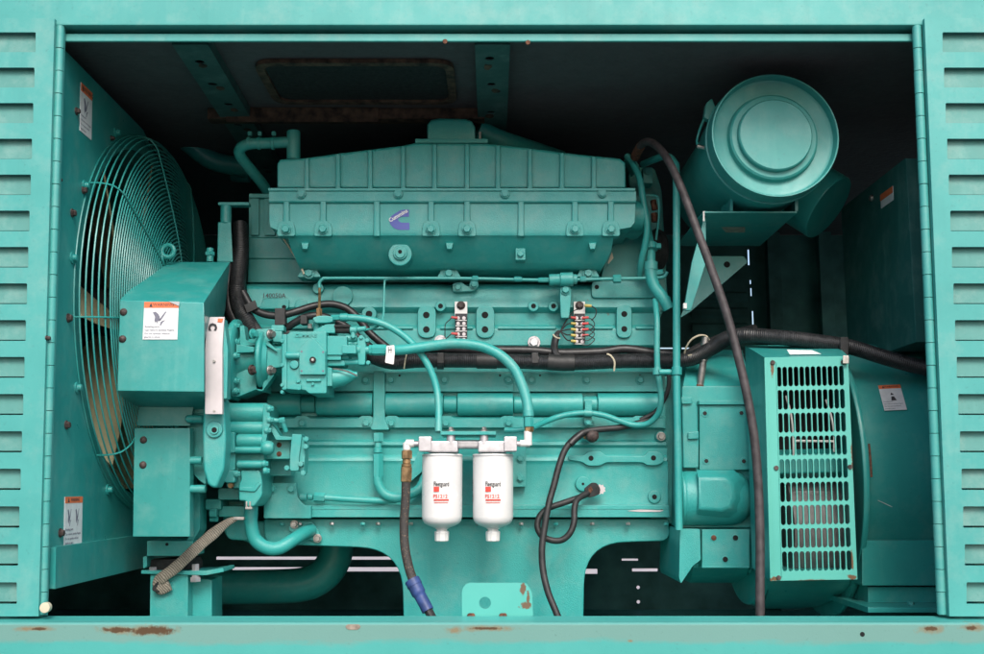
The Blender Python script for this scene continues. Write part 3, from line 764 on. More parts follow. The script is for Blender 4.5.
    # lower flange with humps at its bolts
def halfround(x0, x1, nm='cam_housing', rp=11.5, yc=.567, py=404, par=crank):
    def f(b):
        r = rp * mpp(.56); a = PF(x0, py, yc, r); c = PF(x1, py, yc, r); L = (c - a).length; e = .004
        lathe(b, a, V(c.x, a.y, a.z), [(0, r - e), (e * .3, r - e * .3), (e, r), (L - e, r), (L - e * .3, r - e * .3), (L, r - e)], 36)
    return part(nm, f, parent=par)
for x0, x1 in ((266, 300), (315, 372), (384.5, 443), (457, 513.5), (528, 583.5), (598, 660)): halfround(x0, x1)
for x0, x1 in ((300, 315), (443, 457), (513.5, 528), (583.5, 598)): halfround(x0, x1, 'cam_neck', 8.5)
def flange(x0, x1, humps, y0=418.5):
    pts = [(x0, y0)]
    for h in humps: pts += [(h - 8, y0), (h - 5, y0 - 2.6), (h + 5, y0 - 2.6), (h + 8, y0)]
    pts += [(x1, y0), (x1, 427.5), (x0, 427.5)]
    return part('cover_flange', lambda b: poly(b, fil(pts, 2, 3), .552, .02, .0015), parent=crank)
flange(285, 376, [302, 366]); flange(385.5, 663, [392, 446, 508, 590, 640])
for x in (302.5, 366.5, 391.5, 446, 508.5, 590, 640): bolt(x, 423.3, .552, 3.4, parent=crank)
for x in (366, 391, 444.5, 508.5, 531.5, 586.5, 640): bolt(x, 380, .556, 3.5, parent=cov[1])
for x in (399.5, 500, 540, 640): hole(x, 375.5, .5555, 1.0, cov[1])
part('cover_lower_edge', lambda b: poly(b, fil([(385.5, 383), (392, 386.5), (438, 386.5), (444, 388), (450, 386.5), (502, 386.5), (508, 388), (513, 384), (513, 391.5), (385.5, 391.5)], 1), .5545, .01, .001), parent=cov[1])
part('cover_lower_edge', lambda b: poly(b, fil([(526, 384), (531, 388), (537, 386.5), (580, 386.5), (586, 388), (592, 386.5), (663, 386.5), (663, 391.5), (526, 391.5)], 1), .5545, .01, .001), parent=cov[2])
# vertical rib / breather between covers
rib = part('vertical_web', lambda b: poly(b, fil([(373, 371), (385, 371), (385, 420), (390, 430), (370, 430), (373, 420)], 3), .546, .03, .004))
def hexfit(b, pts):   # stack of turned / hex pieces along a px path: (px,py,y,px2,py2,y2,rpx,n)
    for (a, c, e, a2, c2, e2, r, n) in pts:
        p, q = P(a, c, e), P(a2, c2, e2); rr_ = r * mpp((e + e2) / 2)
        L = (q - p).length; ev = min(.0012, L * .2)
        lathe(b, p, q, [(0, rr_ - ev), (ev, rr_), (L - ev, rr_), (L, rr_ - ev)], n)
part('pipe_union', lambda b: hexfit(b, [(378, 433, .53, 378, 442, .53, 5.4, 6), (378, 442, .53, 378, 448, .53, 3.6, 14), (378, 448, .53, 378, 453, .53, 4.6, 14), (378, 454, .53, 378, 477, .53, 5.4, 6)]))
part('oil_pipe', lambda b: tube(b, tp([(378, 476, .53), (378.5, 484, .53), (385, 494, .53), (396, 497.5, .53), (408, 495, .53), (420, 488, .545), (428, 470, .565)]), .0125, 14))
part('gusset', lambda b: poly(b, fil([(418, 452), (424, 452), (424, 470), (408, 484), (408, 478)], 1), .545, .03, .001))
part('hose_with_unions', lambda b: (hexfit(b, [(300, 497, .54, 307, 497, .54, 4.0, 14), (308, 497, .54, 313, 497, .54, 3.2, 14), (314, 497, .54, 325, 497.5, .54, 4.8, 6)]), tube(b, tp([(325, 497.5, .54), (345, 499, .54), (372, 500.5, .54), (384, 500.5, .54), (396, 500, .55)]), .0085, 12)))
# crankcase pads
part('rib_pad', lambda b: poly(b, fil([(568, 455.5), (584, 455.5), (588, 451), (600, 451), (606, 456), (645, 456), (648, 451.5), (658, 451.5), (664, 456), (664, 462), (658, 465.5), (647, 465.5), (643, 462.5), (606, 462.5), (600, 466), (588, 466), (582, 462), (568, 460)], 3), .561, .02, .0025), parent=crank)
hole(591, 458.3, .561, 2.3, crank); hole(653.5, 458, .561, 2.3, crank)
for (x, y, r, h) in ((583, 484, 7.5, 1.2), (654.5, 497, 6.5, 2.2), (661, 436.5, 5.5, 0)):
    part('boss', lambda b: boss(b, x, y, .5665 if h else .560, r, .02, .003), parent=crank)
    if h: hole(x, y, .5665, h, crank)
bolt(661, 436.5, .560, 3.4, 'steel', crank)
part('filter_bracket', lambda b: poly(b, fil([(512, 446), (526, 446), (526, 487), (512, 487)], 1.5), .545, .03, .0015))
for y in (458.5, 478): bolt(520.3, y, .545, 3.3)
# front end plate by the gear case, flat bracket with cut corner
br = part('flat_bracket', lambda b: poly(b, fil([(264.5, 483), (296, 483), (297, 497), (304, 505.5), (311, 505.5), (311, 518.5), (263.5, 518.5)], [2, 2, 6, 6, 1, 1, 2]), .53, .02, .002))
bolt(272.5, 489, .53, 3.4, parent=br); bolt(291.5, 489, .53, 3.4, parent=br)
part('pan_front', lambda b: poly(b, fil([(222, 521), (300, 521), (300, 540), (262, 546), (224, 536)], 5), .60, .25, .006))
part('pan_front_step', lambda b: poly(b, fil([(222, 500), (249, 500), (249, 541), (228, 540), (223, 530)], 5), .56, .25, .006))
part('drain_flange', lambda b: poly(b, fil([(290, 521), (312, 521), (320, 533), (320, 541), (305, 540), (288, 530)], 3), .575, .02, .002))
for x, y in ((294.5, 524.5), (317.5, 538.5)): bolt(x, y, .575, 3.2, 'steel')
part('return_pipe', lambda b: tube(b, tp([(250, 492, .47), (251, 506, .47), (251, 524, .47), (255, 539, .475), (266, 547.5, .48), (279, 548, .49), (293, 540, .51), (304, 533, .545), (311, 530, .575)]), .0165, 18))

# ------------------------------------------------------------------ intake cover (aftercooler)
ic = thing('intake_cover', 'ribbed teal intake housing with violet logo on top of the engine', 'intake housing')
def f(b):
    top = [(277, 188), (277, 164), (280, 159.5), (306, 158), (338, 153.5), (370, 149.5), (402, 145.5), (415, 143), (487, 143.5), (530, 148), (562, 152.5), (594, 156), (620, 158.5), (625.5, 163), (626, 188)]
    frus(b, top, .435, [(492 + (x - 492) * .96, 158 + (y - 158) * .75) for x, y in top], .72, .007)
up = part('upper_housing', f, parent=ic)
for x, yt in ((306.5, 158), (337.7, 153.7), (370, 149.8), (403, 145.8), (434.5, 143.6), (467, 143.6), (498, 145), (530, 148.5), (562, 152.6), (594, 156.2)):
    part('rib', lambda b: poly(b, [(x - 2.3, yt), (x + 2.3, yt), (x + 2.6, 188.5), (x - 2.6, 188.5)], .424, .05, .004), parent=up)
part('top_flange', lambda b: poly(b, rr(268, 187.8, 635.5, 190.6, .8), .405, .20, .001), parent=ic)
def f(b):
    L = lambda y: None
    rs = [(191.2, .410, 269, 636), (201, .408, 269, 636), (202.4, .411, 269.2, 635.8), (203.4, .418, 269.4, 635.5), (222, .416, 269.5, 634.5), (227, .416, 270.5, 631), (229, .416, 275, 620), (233, .416, 283, 616), (235.5, .418, 286, 614.5),
          (238, .426, 288, 613.5), (250, .452, 291.5, 611.5), (262, .482, 297, 606), (268, .498, 300, 602), (271, .520, 304, 597)]
    rows(b, rs, .66)
lw = part('lower_housing', f, parent=ic)
for x in (286, 323, 376.6, 431, 467, 521, 575, 611):
    bs = x not in (376.6, 521)
    part('rib', lambda b: poly(b, [(x - 3, 201), (x + 3, 201), (x + 3.3, 222 if bs else 236), (x - 3.3, 222 if bs else 236)], .4085, .02, .004), parent=lw)
    if bs:
        part('bolt_boss', lambda b: poly(b, fil([(x - 9, 236), (x - 9, 229), (x - 7.5, 222.5), (x - 3, 220), (x + 3, 220), (x + 7.5, 222.5), (x + 9, 229), (x + 9, 236)], 2, 3), .4095, .03, .002), parent=lw)
        part('bolt_recess', lambda b: boss(b, x, 229.5, .4085, 6.6, .003, .0012), parent=lw)
        bolt(x, 229.5, .407, 4.0, 'engine_paint', lw, washer=1.25)
for x, y in ((301, 193.7), (398, 193.7), (505, 193.5), (602.5, 193)):
    part('flange_bolt_seat', lambda b: boss(b, x, y, .402, 4.6, .02, .001), parent=lw)
    part('flange_bolt', lambda b: boss(b, x, y, .3965, 3.0, .012, .001, 16), parent=lw)
for x in (309, 449, 588):
    part('lower_scallop', lambda b: poly(b, fil([(x - 9, 272), (x - 7, 266), (x - 2, 264), (x + 2, 264), (x + 7, 266), (x + 9, 272), (x + 12, 277), (x - 12, 277)], 2), .515, .06, .002), parent=lw)
    bolt(x, 273.5, .515, 4.0, 'engine_paint', lw, washer=1.4)
for x in (305, 449.5, 592.5):
    part('cast_tab', lambda b: frus(b, [(x - 3.8, 243), (x + 3.8, 243), (x + 2.4, 249), (x - 2.4, 249)], .428, [(x - 3.8, 240), (x + 3.8, 240), (x + 2.4, 252), (x - 2.4, 252)], .46, .002), parent=lw)
part('plug_ears', lambda b: poly(b, fil([(387, 252), (394, 249), (400, 240), (406, 249), (413, 252), (406, 262), (394, 262)], 3), .449, .04, .003), parent=lw)
part('plug_boss', lambda b: boss(b, 400, 254, .440, 12, .05, .004, 28), parent=lw)
part('plug_neck', lambda b: boss(b, 400, 253, .433, 7, .02, .002, 24), parent=lw)
part('pipe_plug', lambda b: boss(b, 400, 253, .428, 5, .01, .0015, 16), parent=lw); hole(400, 251.7, .428, 1.8, lw)
part('square_boss', lambda b: poly(b, rr(515.5, 248, 525.5, 260, 1), .445, .04, .002), parent=lw); bolt(520.5, 254, .445, 3.4, parent=lw, washer=0)
# turbo crossover elbow
def f(b):
    pts = [(427, 141), (427, 124), (431, 119.5), (440, 118), (465, 118.5), (472, 121), (475.5, 127), (476, 141)]
    frus(b, pts, .47, [(x * .97 + 14, y + 3) for x, y in pts], .62, .010)
part('inlet_elbow', f, parent=ic)
part('elbow_flange', lambda b: poly(b, rr(415, 138.5, 488, 142.8, 1), .455, .20, .002), parent=ic)
part('elbow_stud', lambda b: cyl(b, P(480, 139, .47), P(480, 132, .47), .004, .001), 'steel', ic)
part('boost_pipe', lambda b: tube(b, tp([(478, 130, .60), (500, 140, .62), (530, 150, .68), (560, 160, .75)]), .028, 14), parent=ic)
part('end_pipe', lambda b: (cyl(b, PF(632, 214, .50, .04), PF(645, 214, .50, .04), .040, .004), cyl(b, P(612, 214, .52), P(640, 222, .55), .05, .01)), parent=ic)
part('seam_sealant', lambda b: tube(b, tp([(283, 238), (291, 250), (300, 265), (304, 274)], .505), .0025, 6), 'cream_wire', ic)
part('seam_sealant', lambda b: poly(b, [(608, 262), (612, 252), (613.5, 258), (608.5, 264)], .55, .002, 0), 'cream_wire', ic)
# logo : C shape with a diagonal word across it
Q = lambda pts: pts
cpts = fil([(409, 209.5), (401, 209.5), (389.5, 217), (389.5, 224), (396, 229.8), (409.5, 229.8), (409.5, 222.6), (400.5, 222.6), (397.5, 219.5), (400.5, 216.6), (409, 216.6)], [.3, 5, 4, 4, 5, .3, .3, 2, 2, 2, .3], 5)
lg = part('logo_sticker', lambda b: poly(b, cpts, .4152, .0006, 0), 'logo_violet', ic, label='violet C shaped logo with a white diagonal word')
ang = R(31); fr = (P(398.2, 215.6, .4150), (math.cos(ang), 0, math.sin(ang)), (-math.sin(ang), 0, math.cos(ang)), (0, -1, 0))
text('Cummins', fr, 5.6 * mpp(.41), 'label_white', lg, 'lettering', depth=.0008, bold=.035)
# ------------------------------------------------------------------ top left stub and hose
vp = thing('vent_pipe', 'short teal vent pipe with clamped elbow hose at the top left of the engine', 'pipe')
part('upright_stub', lambda b: cyl(b, P(293.5, 160, .50), P(293.5, 131, .50), .0175, .003), parent=vp)
part('cross_pipe', lambda b: tube(b, tp([(289, 142, .50), (268, 143, .50), (249, 144, .50), (240, 149, .51), (241, 157, .53), (252, 171, .58), (264, 186, .64), (272, 200, .68)]), .0145, 14), parent=vp)
for x in (249, 259, 273): part('hose_clamp', lambda b: (cyl(b, P(x - 1.6, 143.2, .50), P(x + 1.6, 143.2, .50), .0165, .0015), poly(b, rr(x - 1.5, 131, x + 2.5, 135.5, 1), .50, .008, .001)), parent=vp)
ac = thing('air_duct', 'dim teal pipe slanting across the dark top left corner behind the fan', 'pipe')
part('pipe_run', lambda b: tube(b, tp([(100, 92, .84), (145, 112, .86), (186, 141, .89), (212, 160, .92), (246, 168, .96)]), .029, 16), 'sheet_paint', ac)
part('pipe_sleeve', lambda b: cyl(b, P(232, 172, 1.10), P(250, 173, 1.10), .030, .003), 'sheet_paint', ac)
lv = thing('engine_support', 'upright teal bracket with a lever on top beside the belt guard', 'bracket')
part('bracket_plate', lambda b: frus(b, [(218, 222), (231, 222), (233, 262), (217, 262)], .52, [(218, 222), (231, 222), (233, 262), (217, 262)], .60, .003), parent=lv)
part('rubber_mount', lambda b: cyl(b, P(226, 224, .53), P(226, 205, .53), .014, .004), parent=lv)
part('lever_arm', lambda b: poly(b, rr(218, 202, 249, 205, 1), .52, .025, .001), parent=lv)
part('stud', lambda b: (cyl(b, P(210, 262, .50), P(210, 248, .50), .009, .002), cyl(b, P(210, 256, .50), P(210, 252, .50), .013, .002, 6)), parent=lv)

# ------------------------------------------------------------------ fuel line along the block
fl = thing('fuel_line', 'thin teal fuel pipe with a union running along the block under the intake housing', 'pipe')
part('long_pipe', lambda b: tube(b, tp([(319.5, 287, .50), (319.5, 282), (323, 279), (330, 278.2), (400, 278.2), (470, 278.4), (548, 280), (600, 279), (655, 277.5), (664, 277), (667, 273)] , .50) if False else tp([(319.5, 288, .50), (319.5, 282.5, .50), (323, 279, .50), (330, 278.2, .50), (400, 278.2, .50), (470, 278.4, .50), (548, 280, .50), (600, 279, .50), (655, 277.8, .50), (664, 276.5, .50), (667, 272, .50)]), .0042, 10), parent=fl)
part('union', lambda b: hexfit(b, [(538, 280, .50, 549, 280, .50, 2.6, 6), (549, 280, .50, 560, 279.5, .50, 6.0, 16), (560, 279.5, .50, 573, 279.2, .50, 7.2, 16), (573, 279.2, .50, 577, 279.2, .50, 5.2, 16), (580, 279.2, .50, 586, 279, .50, 3, 6)]), parent=fl)
part('pipe_nut', lambda b: hexfit(b, [(613, 279, .50, 621, 278.8, .50, 4.4, 6), (472, 278.4, .50, 478, 278.4, .50, 2.8, 6), (514, 279, .50, 522, 279.2, .50, 2.8, 12)]), parent=fl)
part('hanger_bracket', lambda b: (poly(b, fil([(560, 285), (571, 285), (571, 300), (569, 318), (561, 318), (560, 300)], 2), .51, .02, .002)), parent=fl)
bolt(565.5, 290, .51, 4.0, parent=fl)
part('branch_pipe', lambda b: tube(b, tp([(395, 279, .50), (386, 279.5, .50), (384.5, 284, .50), (384, 300, .49), (383, 318, .47), (378, 326, .45), (370, 329, .44), (362, 330, .43)]), .0028, 8), parent=fl)
part('sensor_lead', lambda b: tube(b, tp([(319.5, 288, .50), (319.5, 300, .47), (319, 310, .44)]), .0035, 8), 'brass', fl)
part('brass_tip', lambda b: hexfit(b, [(319, 309, .44, 319, 318, .43, 3.2, 6)]), 'brass', fl)

# ------------------------------------------------------------------ terminal strips
def strip(x, y0, y1, wired):
    t = thing('terminal_strip', 'screw terminal strip with %s' % ('many red and yellow ferruled wires at the right' if wired else 'two red ferruled wires at the centre of the block'), 'terminal strip', 'terminal strips on the block')
    w_ = 6.3 if not wired else 5.7
    part('mounting_plate', lambda b: poly(b, rr(x - w_, y0, x + w_, y0 + 15.5, .6), .546, .012, .0008), 'white_plastic', t)
    part('terminal_block', lambda b: poly(b, rr(x - w_ + .5, y0 + 12, x + w_ - .2, y1 - .5, .4), .541, .018, .0008), 'ink_black', t)
    bolt(x, y0 + 4, .546, 3.2, 'red_bolt', t)
    n = 5; yy = [y0 + 16.5 + i * (y1 - y0 - 18.5) / (n - 1) for i in range(n)]
    for y in yy:
        for s in (-2.9, 2.9):
            part('screw', lambda b: boss(b, x + s, y, .536, 1.8, .006, .0006, 12), 'plate_metal', t)
        part('barrier', lambda b: poly(b, rr(x - w_ + .8, y + 1.9, x + w_ - .6, y + 2.7, .2), .538, .01, 0), 'white_plastic', t)
    if not wired:
        for i, cx in ((0, 449), (3, 448.5)):
            part('ferrule', lambda b: cyl(b, P(x - w_ + 3, yy[i], .533), P(x - w_ - 3.5, yy[i] - .8, .531), .0034, .001, 10), 'red_ferrule', t)
            part('wire', lambda b: tube(b, tp([(x - w_ - 3, yy[i] - .7, .531), (cx + 1, yy[i] + 1.5, .53), (cx - 3.5, yy[i] + 6, .53), (cx - 4, yy[i] + 13, .53), (cx - 4, min(yy[i] + 20, 343), .53)]), .0014, 6), 'rubber', t)
    else:
        for i, c in ((0, 'red_ferrule'), (1, 'yellow_ferrule'), (2, 'yellow_ferrule'), (3, 'yellow_ferrule'), (4, 'yellow_ferrule')):
            y = yy[i]
            part('ferrule', lambda b: cyl(b, P(x - 3.5, y, .533), P(x - w_ - 3, y - .6, .531), .0036, .001, 10), c, t)
            part('wire', lambda b: tube(b, tp([(x - w_ - 2, y - .6, .531), (x - 13, y + (2 - i) * 1.0, .528), (x - 20, 333 - i * .5, .528), (557 - i * .6, 337.5 - i, .528)]), .0017, 6), 'rubber', t)
        for i, c in ((0, 'red_ferrule'), (1, 'red_ferrule'), (2, 'red_ferrule'), (3, 'red_ferrule')):
            y = yy[i]
            part('ferrule', lambda b: cyl(b, P(x + 2.5, y, .533), P(x + w_ + 3.5, y - .6, .531), .0034, .001, 10), c, t)
            part('wire', lambda b: tube(b, tp([(x + w_ + 3, y - .5, .531), (x + 13, y + 2, .528), (x + 15, y + 7 - i, .528), (x + 10, y + 12 - i, .528), (x + 3, y + 13 - i, .530)]), .0013, 6), 'rubber', t)
        part('ferrule', lambda b: cyl(b, P(x + 5, y0 + 4, .53), P(x + 12, y0 + 4.5, .53), .0042, .001, 10), 'yellow_ferrule', t)
        part('wire', lambda b: tube(b, tp([(x + 12, y0 + 4.5, .53), (x + 16.5, y0 + 8, .528), (x + 16, y0 + 14, .528), (x + 12, y0 + 19, .528)]), .0016, 6), 'rubber', t)
        part('wire', lambda b: tube(b, tp([(x + 3, y0 + 7, .53), (x - 5, y0 + 9, .528), (x - 11, y0 + 16, .528), (x - 17, y0 + 26, .528)]), .0013, 6), 'rubber', t)
    return t
strip(461, 301.5, 341.5, False); strip(579.5, 301.5, 343.5, True)

# ------------------------------------------------------------------ wiring loom
lm = thing('wiring_loom', 'thick black wiring loom along the engine side and over the generator', 'cable loom')
part('main_trunk', lambda b: tube(b, tp([(362, 352, .50), (390, 362, .50), (420, 360.5, .50), (470, 360.5, .50), (520, 361.5, .495), (570, 363, .495), (620, 361, .50), (660, 360.5, .50), (690, 359, .49), (712, 348, .46), (728, 338, .42), (748, 335.5, .38), (780, 337.5, .36), (815, 341.5, .36), (850, 347, .36), (890, 359, .36), (925, 368, .36), (950, 371, .36)]), .0185, 16, 9, ridges=.025, pitch=.0045), 'loom', lm)
part('upper_strand', lambda b: tube(b, tp([(392, 352, .515), (430, 348.5, .515), (480, 350, .515), (530, 350.5, .515), (560, 353, .515), (600, 352, .515), (625, 349, .515), (655, 353, .515), (678, 355, .50)]), .0115, 12), 'loom', lm)
part('side_strand', lambda b: tube(b, tp([(650, 360, .50), (675, 362, .50), (690, 352, .52), (712, 341, .54), (735, 333, .55), (755, 328, .5)]), .010, 10), 'rubber', lm)
for x, y, yy in ((440.5, 361, .50), (535, 361, .495)):
    part('loom_clip', lambda b: (cyl(b, P(x - 3.4, y, yy), P(x + 3.4, y, yy), .0215, .001), poly(b, rr(x - 3.2, y - 8, x + 3.2, y + 2, .6), yy - .0215, .004, .001)), 'loom', lm)
part('tape_wrap', lambda b: tube(b, tp([(477, 361, .4995), (487, 361, .4985), (497, 361.2, .4978)]), .0197, 14), 'rubber', lm)
part('tape_wrap', lambda b: tube(b, tp([(548, 362, .495), (560, 363, .494), (574, 363, .495)]), .0205, 14), 'rubber', lm)
part('cable_tie', lambda b: tube(b, tp([(404, 369, .484), (405, 362, .480), (406.5, 354, .484)]), .0018, 6), 'cream_wire', lm)
part('cable_tie', lambda b: tube(b, tp([(607, 354, .487), (611, 356, .482), (614.5, 362, .480), (614, 371, .485)]), .0024, 6), 'cream_wire', lm)
part('cable_tie', lambda b: tube(b, tp([(688, 355.5, .475), (696, 354.5, .47)]), .002, 6), 'cream_wire', lm)
part('terminal_branch', lambda b: tube(b, tp([(556.5, 336, .528), (554.5, 344, .518), (555, 352, .505), (560, 360, .50)]), .0095, 10), 'loom', lm)
part('cable_tie', lambda b: tube(b, tp([(553, 334.5, .520), (556, 337.5, .517), (560, 338.5, .520)]), .0022, 6), 'cream_wire', lm)
part('side_tail', lambda b: tube(b, tp([(668, 362, .505), (669, 385, .51), (664, 400, .52), (655, 412, .53), (640, 420, .535)]), .0055, 8), 'rubber', lm)
part('grey_bracket', lambda b: poly(b, rr(840.5, 337, 848.5, 358, 1), .325, .004, .001), 'loom', lm)
part('bracket_plate', lambda b: poly(b, rr(843, 355.5, 849, 363.5, .8), .212, .003, .0008), 'steel', lm)
ll = thing('wiring_loom', 'black corrugated loom curling down beside the belt guard behind the fuel pump', 'cable loom')
part('main_trunk', lambda b: tube(b, tp([(240, 225, .60), (241, 250, .56), (238.5, 272, .53), (237, 292, .51), (240, 308, .50), (248, 322, .49), (258, 338, .49), (266, 350, .50)]), .0205, 14, 9, ridges=.03, pitch=.005), 'loom', ll)
part('second_trunk', lambda b: tube(b, tp([(230, 250, .55), (228, 280, .53), (229, 305, .52), (236, 322, .51)]), .014, 12), 'loom', ll)
part('cross_strand', lambda b: tube(b, tp([(243, 292, .50), (252, 307, .49), (264, 314, .485), (280, 315.5, .485), (296, 311.5, .49), (312, 306.5, .50), (330, 304, .51), (346, 308, .515), (358, 318, .515), (370, 333, .515), (384, 345, .51), (396, 354, .50)]), .0095, 12), 'loom', ll)
part('lower_strand', lambda b: tube(b, tp([(284, 330, .50), (296, 322, .49), (310, 316, .485), (325, 317, .49), (345, 326, .50), (365, 343, .50), (378, 352, .50)]), .0095, 12), 'loom', ll)
part('elbow_strand', lambda b: tube(b, tp([(250, 320, .485), (262, 333, .48), (275, 338, .49), (290, 333, .50)]), .009, 10), 'rubber', ll)
part('loom_clip', lambda b: frus(b, [(244, 305), (255, 300), (258, 308), (247, 313)], .470, [(244, 305), (255, 300), (258, 308), (247, 313)], .50, .001), 'rubber', ll)
part('loom_clip', lambda b: poly(b, rr(274.5, 308, 285, 325, 1), .465, .03, .002), 'rubber', ll)
part('loom_clip', lambda b: poly(b, rr(300, 315, 307, 324, 1), .468, .03, .002), 'rubber', ll)
# ------------------------------------------------------------------ fuel pump on its gear drive
fp = thing('fuel_pump', 'teal fuel injection pump with square cover plate left of centre', 'pump')
part('drive_flange', lambda b: lathe(b, PF(223, 358, .47, 0.10), PF(234, 358, .47, 0.10), [(0, .098), (.004, .102), (.014, .102), (.018, .098), (.022, .085)], 40), parent=fp)
for (y, o) in ((326, 0), (342, .0), (356, 0), (381, 0), (391, 0)):
    part('flange_bolt', lambda b: hexfit(b, [(232, y, .39 + abs(y - 358) * .0009, 237.5, y, .39 + abs(y - 358) * .0009, 3.6, 14), (237, y, .39 + abs(y - 358) * .0009, 240, y, .39 + abs(y - 358) * .0009, 2.4, 6)]), parent=fp)
part('drive_neck', lambda b: lathe(b, PF(232, 357, .46, 0.05), PF(256, 357, .46, 0.05), [(0, .062), (.01, .055), (.03, .048), (.058, .048), (.062, .05)], 28), parent=fp)
part('neck_rib', lambda b: (poly(b, fil([(236, 344), (254, 347), (254, 352), (236, 353)], 1), .395, .04, .003), poly(b, fil([(240, 326), (244, 325), (246, 340), (256, 345), (240, 346)], 1), .41, .04, .003)), parent=fp)
part('pump_flange', lambda b: lathe(b, PF(254, 359, .46, 0.077), PF(266, 359, .46, 0.077), [(0, .073), (.004, .077), (.011, .077), (.014, .073), (.016, .066), (.026, .060)], 40), parent=fp)
part('flange_ears', lambda b: (poly(b, fil([(255, 329), (275, 328), (276, 338), (264, 344), (255, 345)], 3), .425, .03, .003), poly(b, fil([(255, 372), (264, 366), (275, 366), (274, 376), (262, 392), (255, 390)], 3), .425, .03, .003)), parent=fp)
for (x, y, m) in ((270, 334.5, 'steel'), (270, 370.5, 'steel'), (252.5, 334, EP), (251.5, 370, 'red_bolt')):
    b = B(); c = P(x, y, .395); hexh(b, c, (1, -.6, 0), .0095, .013, .2); O('flange_bolt', b, m, fp)
part('pump_neck', lambda b: (cyl(b, PF(262, 359, .46, 0.038), PF(284, 359, .46, 0.038), .038, .004), poly(b, fil([(266, 347), (284, 349), (284, 367), (266, 369)], 2), .41, .06, .006)), parent=fp)
part('neck_fin', lambda b: frus(b, [(267, 341), (277, 350), (277, 352), (266, 345)], .40, [(267, 339), (277, 350), (277, 352), (266, 345)], .45, .001), parent=fp)
part('top_port', lambda b: (cyl(b, P(277, 345, .45), P(277, 326, .45), .015, .002), poly(b, rr(271, 325, 284, 331, 1.5), .43, .03, .002), poly(b, rr(273, 331, 282, 342, 1.5), .425, .03, .002)), parent=fp)
part('drive_foot', lambda b: poly(b, fil([(236, 364), (262, 366), (264, 391), (256, 389.5), (238, 397), (231, 396), (233, 380)], 2), .425, .09, .004), parent=fp)
body = part('pump_body', lambda b: (poly(b, fil([(282.5, 335), (288, 334), (290, 331.5), (326.5, 331.5), (326.5, 393.5), (309, 393.5), (305, 390), (282.5, 389)], 1.5), .385, .13, .004), poly(b, rr(281.5, 334, 287, 390, 2), .380, .1, .003)), parent=fp)
for y in (341, 365, 385, 392): part('edge_bolt', lambda b: boss(b, 281.8, y, .376, 1.8, .02, .001, 12), parent=body)
part('cast_pipe', lambda b: (cyl(b, P(286, 355.5, .378), P(300, 355.5, .378), .0085, .002), boss(b, 294, 364.5, .378, 4.5, .02, .003)), parent=body)
part('cover_plate', lambda b: poly(b, fil([(299, 349), (308, 339.5), (311.5, 337.5), (315, 339.5), (325.3, 351.5), (325.3, 374.5), (299.5, 374.5)], .8), .373, .013, .0015), parent=body)
for (x, y) in ((301.5, 351.5), (323, 352), (301.5, 371), (323, 371)): part('cover_screw', lambda b: boss(b, x, y, .3722, 1.1, .003, .0004, 10), 'ink_grey', body)
part('knob', lambda b: boss(b, 312.5, 359.7, .366, 3.2, .01, .001, 14), 'core', body); part('knob_centre', lambda b: boss(b, 312.5, 359.7, .364, 1.4, .004, .0004, 10), 'steel', body)
text('CUMMINS', FRONT(306, 335.6, .3848), 5.0 * mpp(.385), EP, body, 'cast_lettering', depth=.002, bold=.03)
part('bottom_lug', lambda b: (poly(b, fil([(287, 389), (292, 384), (301, 384), (301, 390)], 2), .376, .04, .004), poly(b, rr(306, 378.8, 321, 381.6, 1.3), .379, .02, .002)), parent=body)
bolt(298.5, 381, .383, 2.3, parent=body, washer=0); bolt(313, 384, .383, 1.6, parent=body, washer=0)
part('governor_housing', lambda b: (poly(b, rr(327, 336, 347, 355, 1), .395, .09, .003), poly(b, rr(342, 345, 356, 353.5, 1), .388, .06, .002), poly(b, rr(327, 353, 341, 360, 1), .40, .08, .002), poly(b, rr(326, 360, 345, 366, 2), .41, .06, .004)), parent=fp)
part('governor_tube', lambda b: hexfit(b, [(346, 338.5, .43, 357, 338.5, .43, 3.8, 14), (346, 344, .43, 358, 344, .43, 2.6, 14), (343, 362.5, .42, 359, 362.5, .42, 2.8, 14), (340, 357, .42, 349, 357, .42, 3.2, 12)]), parent=fp)
part('rear_flange', lambda b: (poly(b, fil([(357, 337), (364, 336), (366, 342), (365, 365), (358, 365)], 2), .41, .03, .003)), parent=fp)
for (x, y) in ((367, 340), (368, 362.5), (361, 337), (353, 336)): part('stud_nut', lambda b: boss(b, x, y, .405, 2.2, .02, .001, 6), parent=fp)
part('outlet_union', lambda b: hexfit(b, [(356, 350, .42, 361, 350, .42, 5.4, 16), (361, 350, .42, 370, 350, .42, 4.0, 14), (369, 350, .42, 372, 350, .42, 5.2, 6), (372, 350, .42, 386, 350, .42, 5.6, 6)]), parent=fp)
part('filter_cone', lambda b: lathe(b, P(330, 379, .43), P(358, 374.5, .43), [(0, .021), (.004, .024), (.03, .022), (.052, .015), (.060, .009), (.068, .008)], 24), parent=fp)
part('cone_flange', lambda b: poly(b, fil([(327, 367), (332, 368), (332, 386), (327, 386)], 1), .40, .04, .003), parent=fp)
part('cone_strap', lambda b: tube(b, tp([(333, 369, .405), (342, 370, .402), (350, 372.5, .404), (357, 376, .41)]), .0022, 6), 'steel', fp)
part('solenoid', lambda b: (cyl(b, P(335, 329.5, .43), P(350, 329.5, .43), .010, .002), poly(b, rr(334, 324.5, 350, 327, 1), .415, .03, .001)), 'core', fp)
part('solenoid_bracket', lambda b: poly(b, fil([(313, 331), (326, 324), (335, 324), (335, 333), (313, 333)], 1), .42, .05, .002), parent=fp)
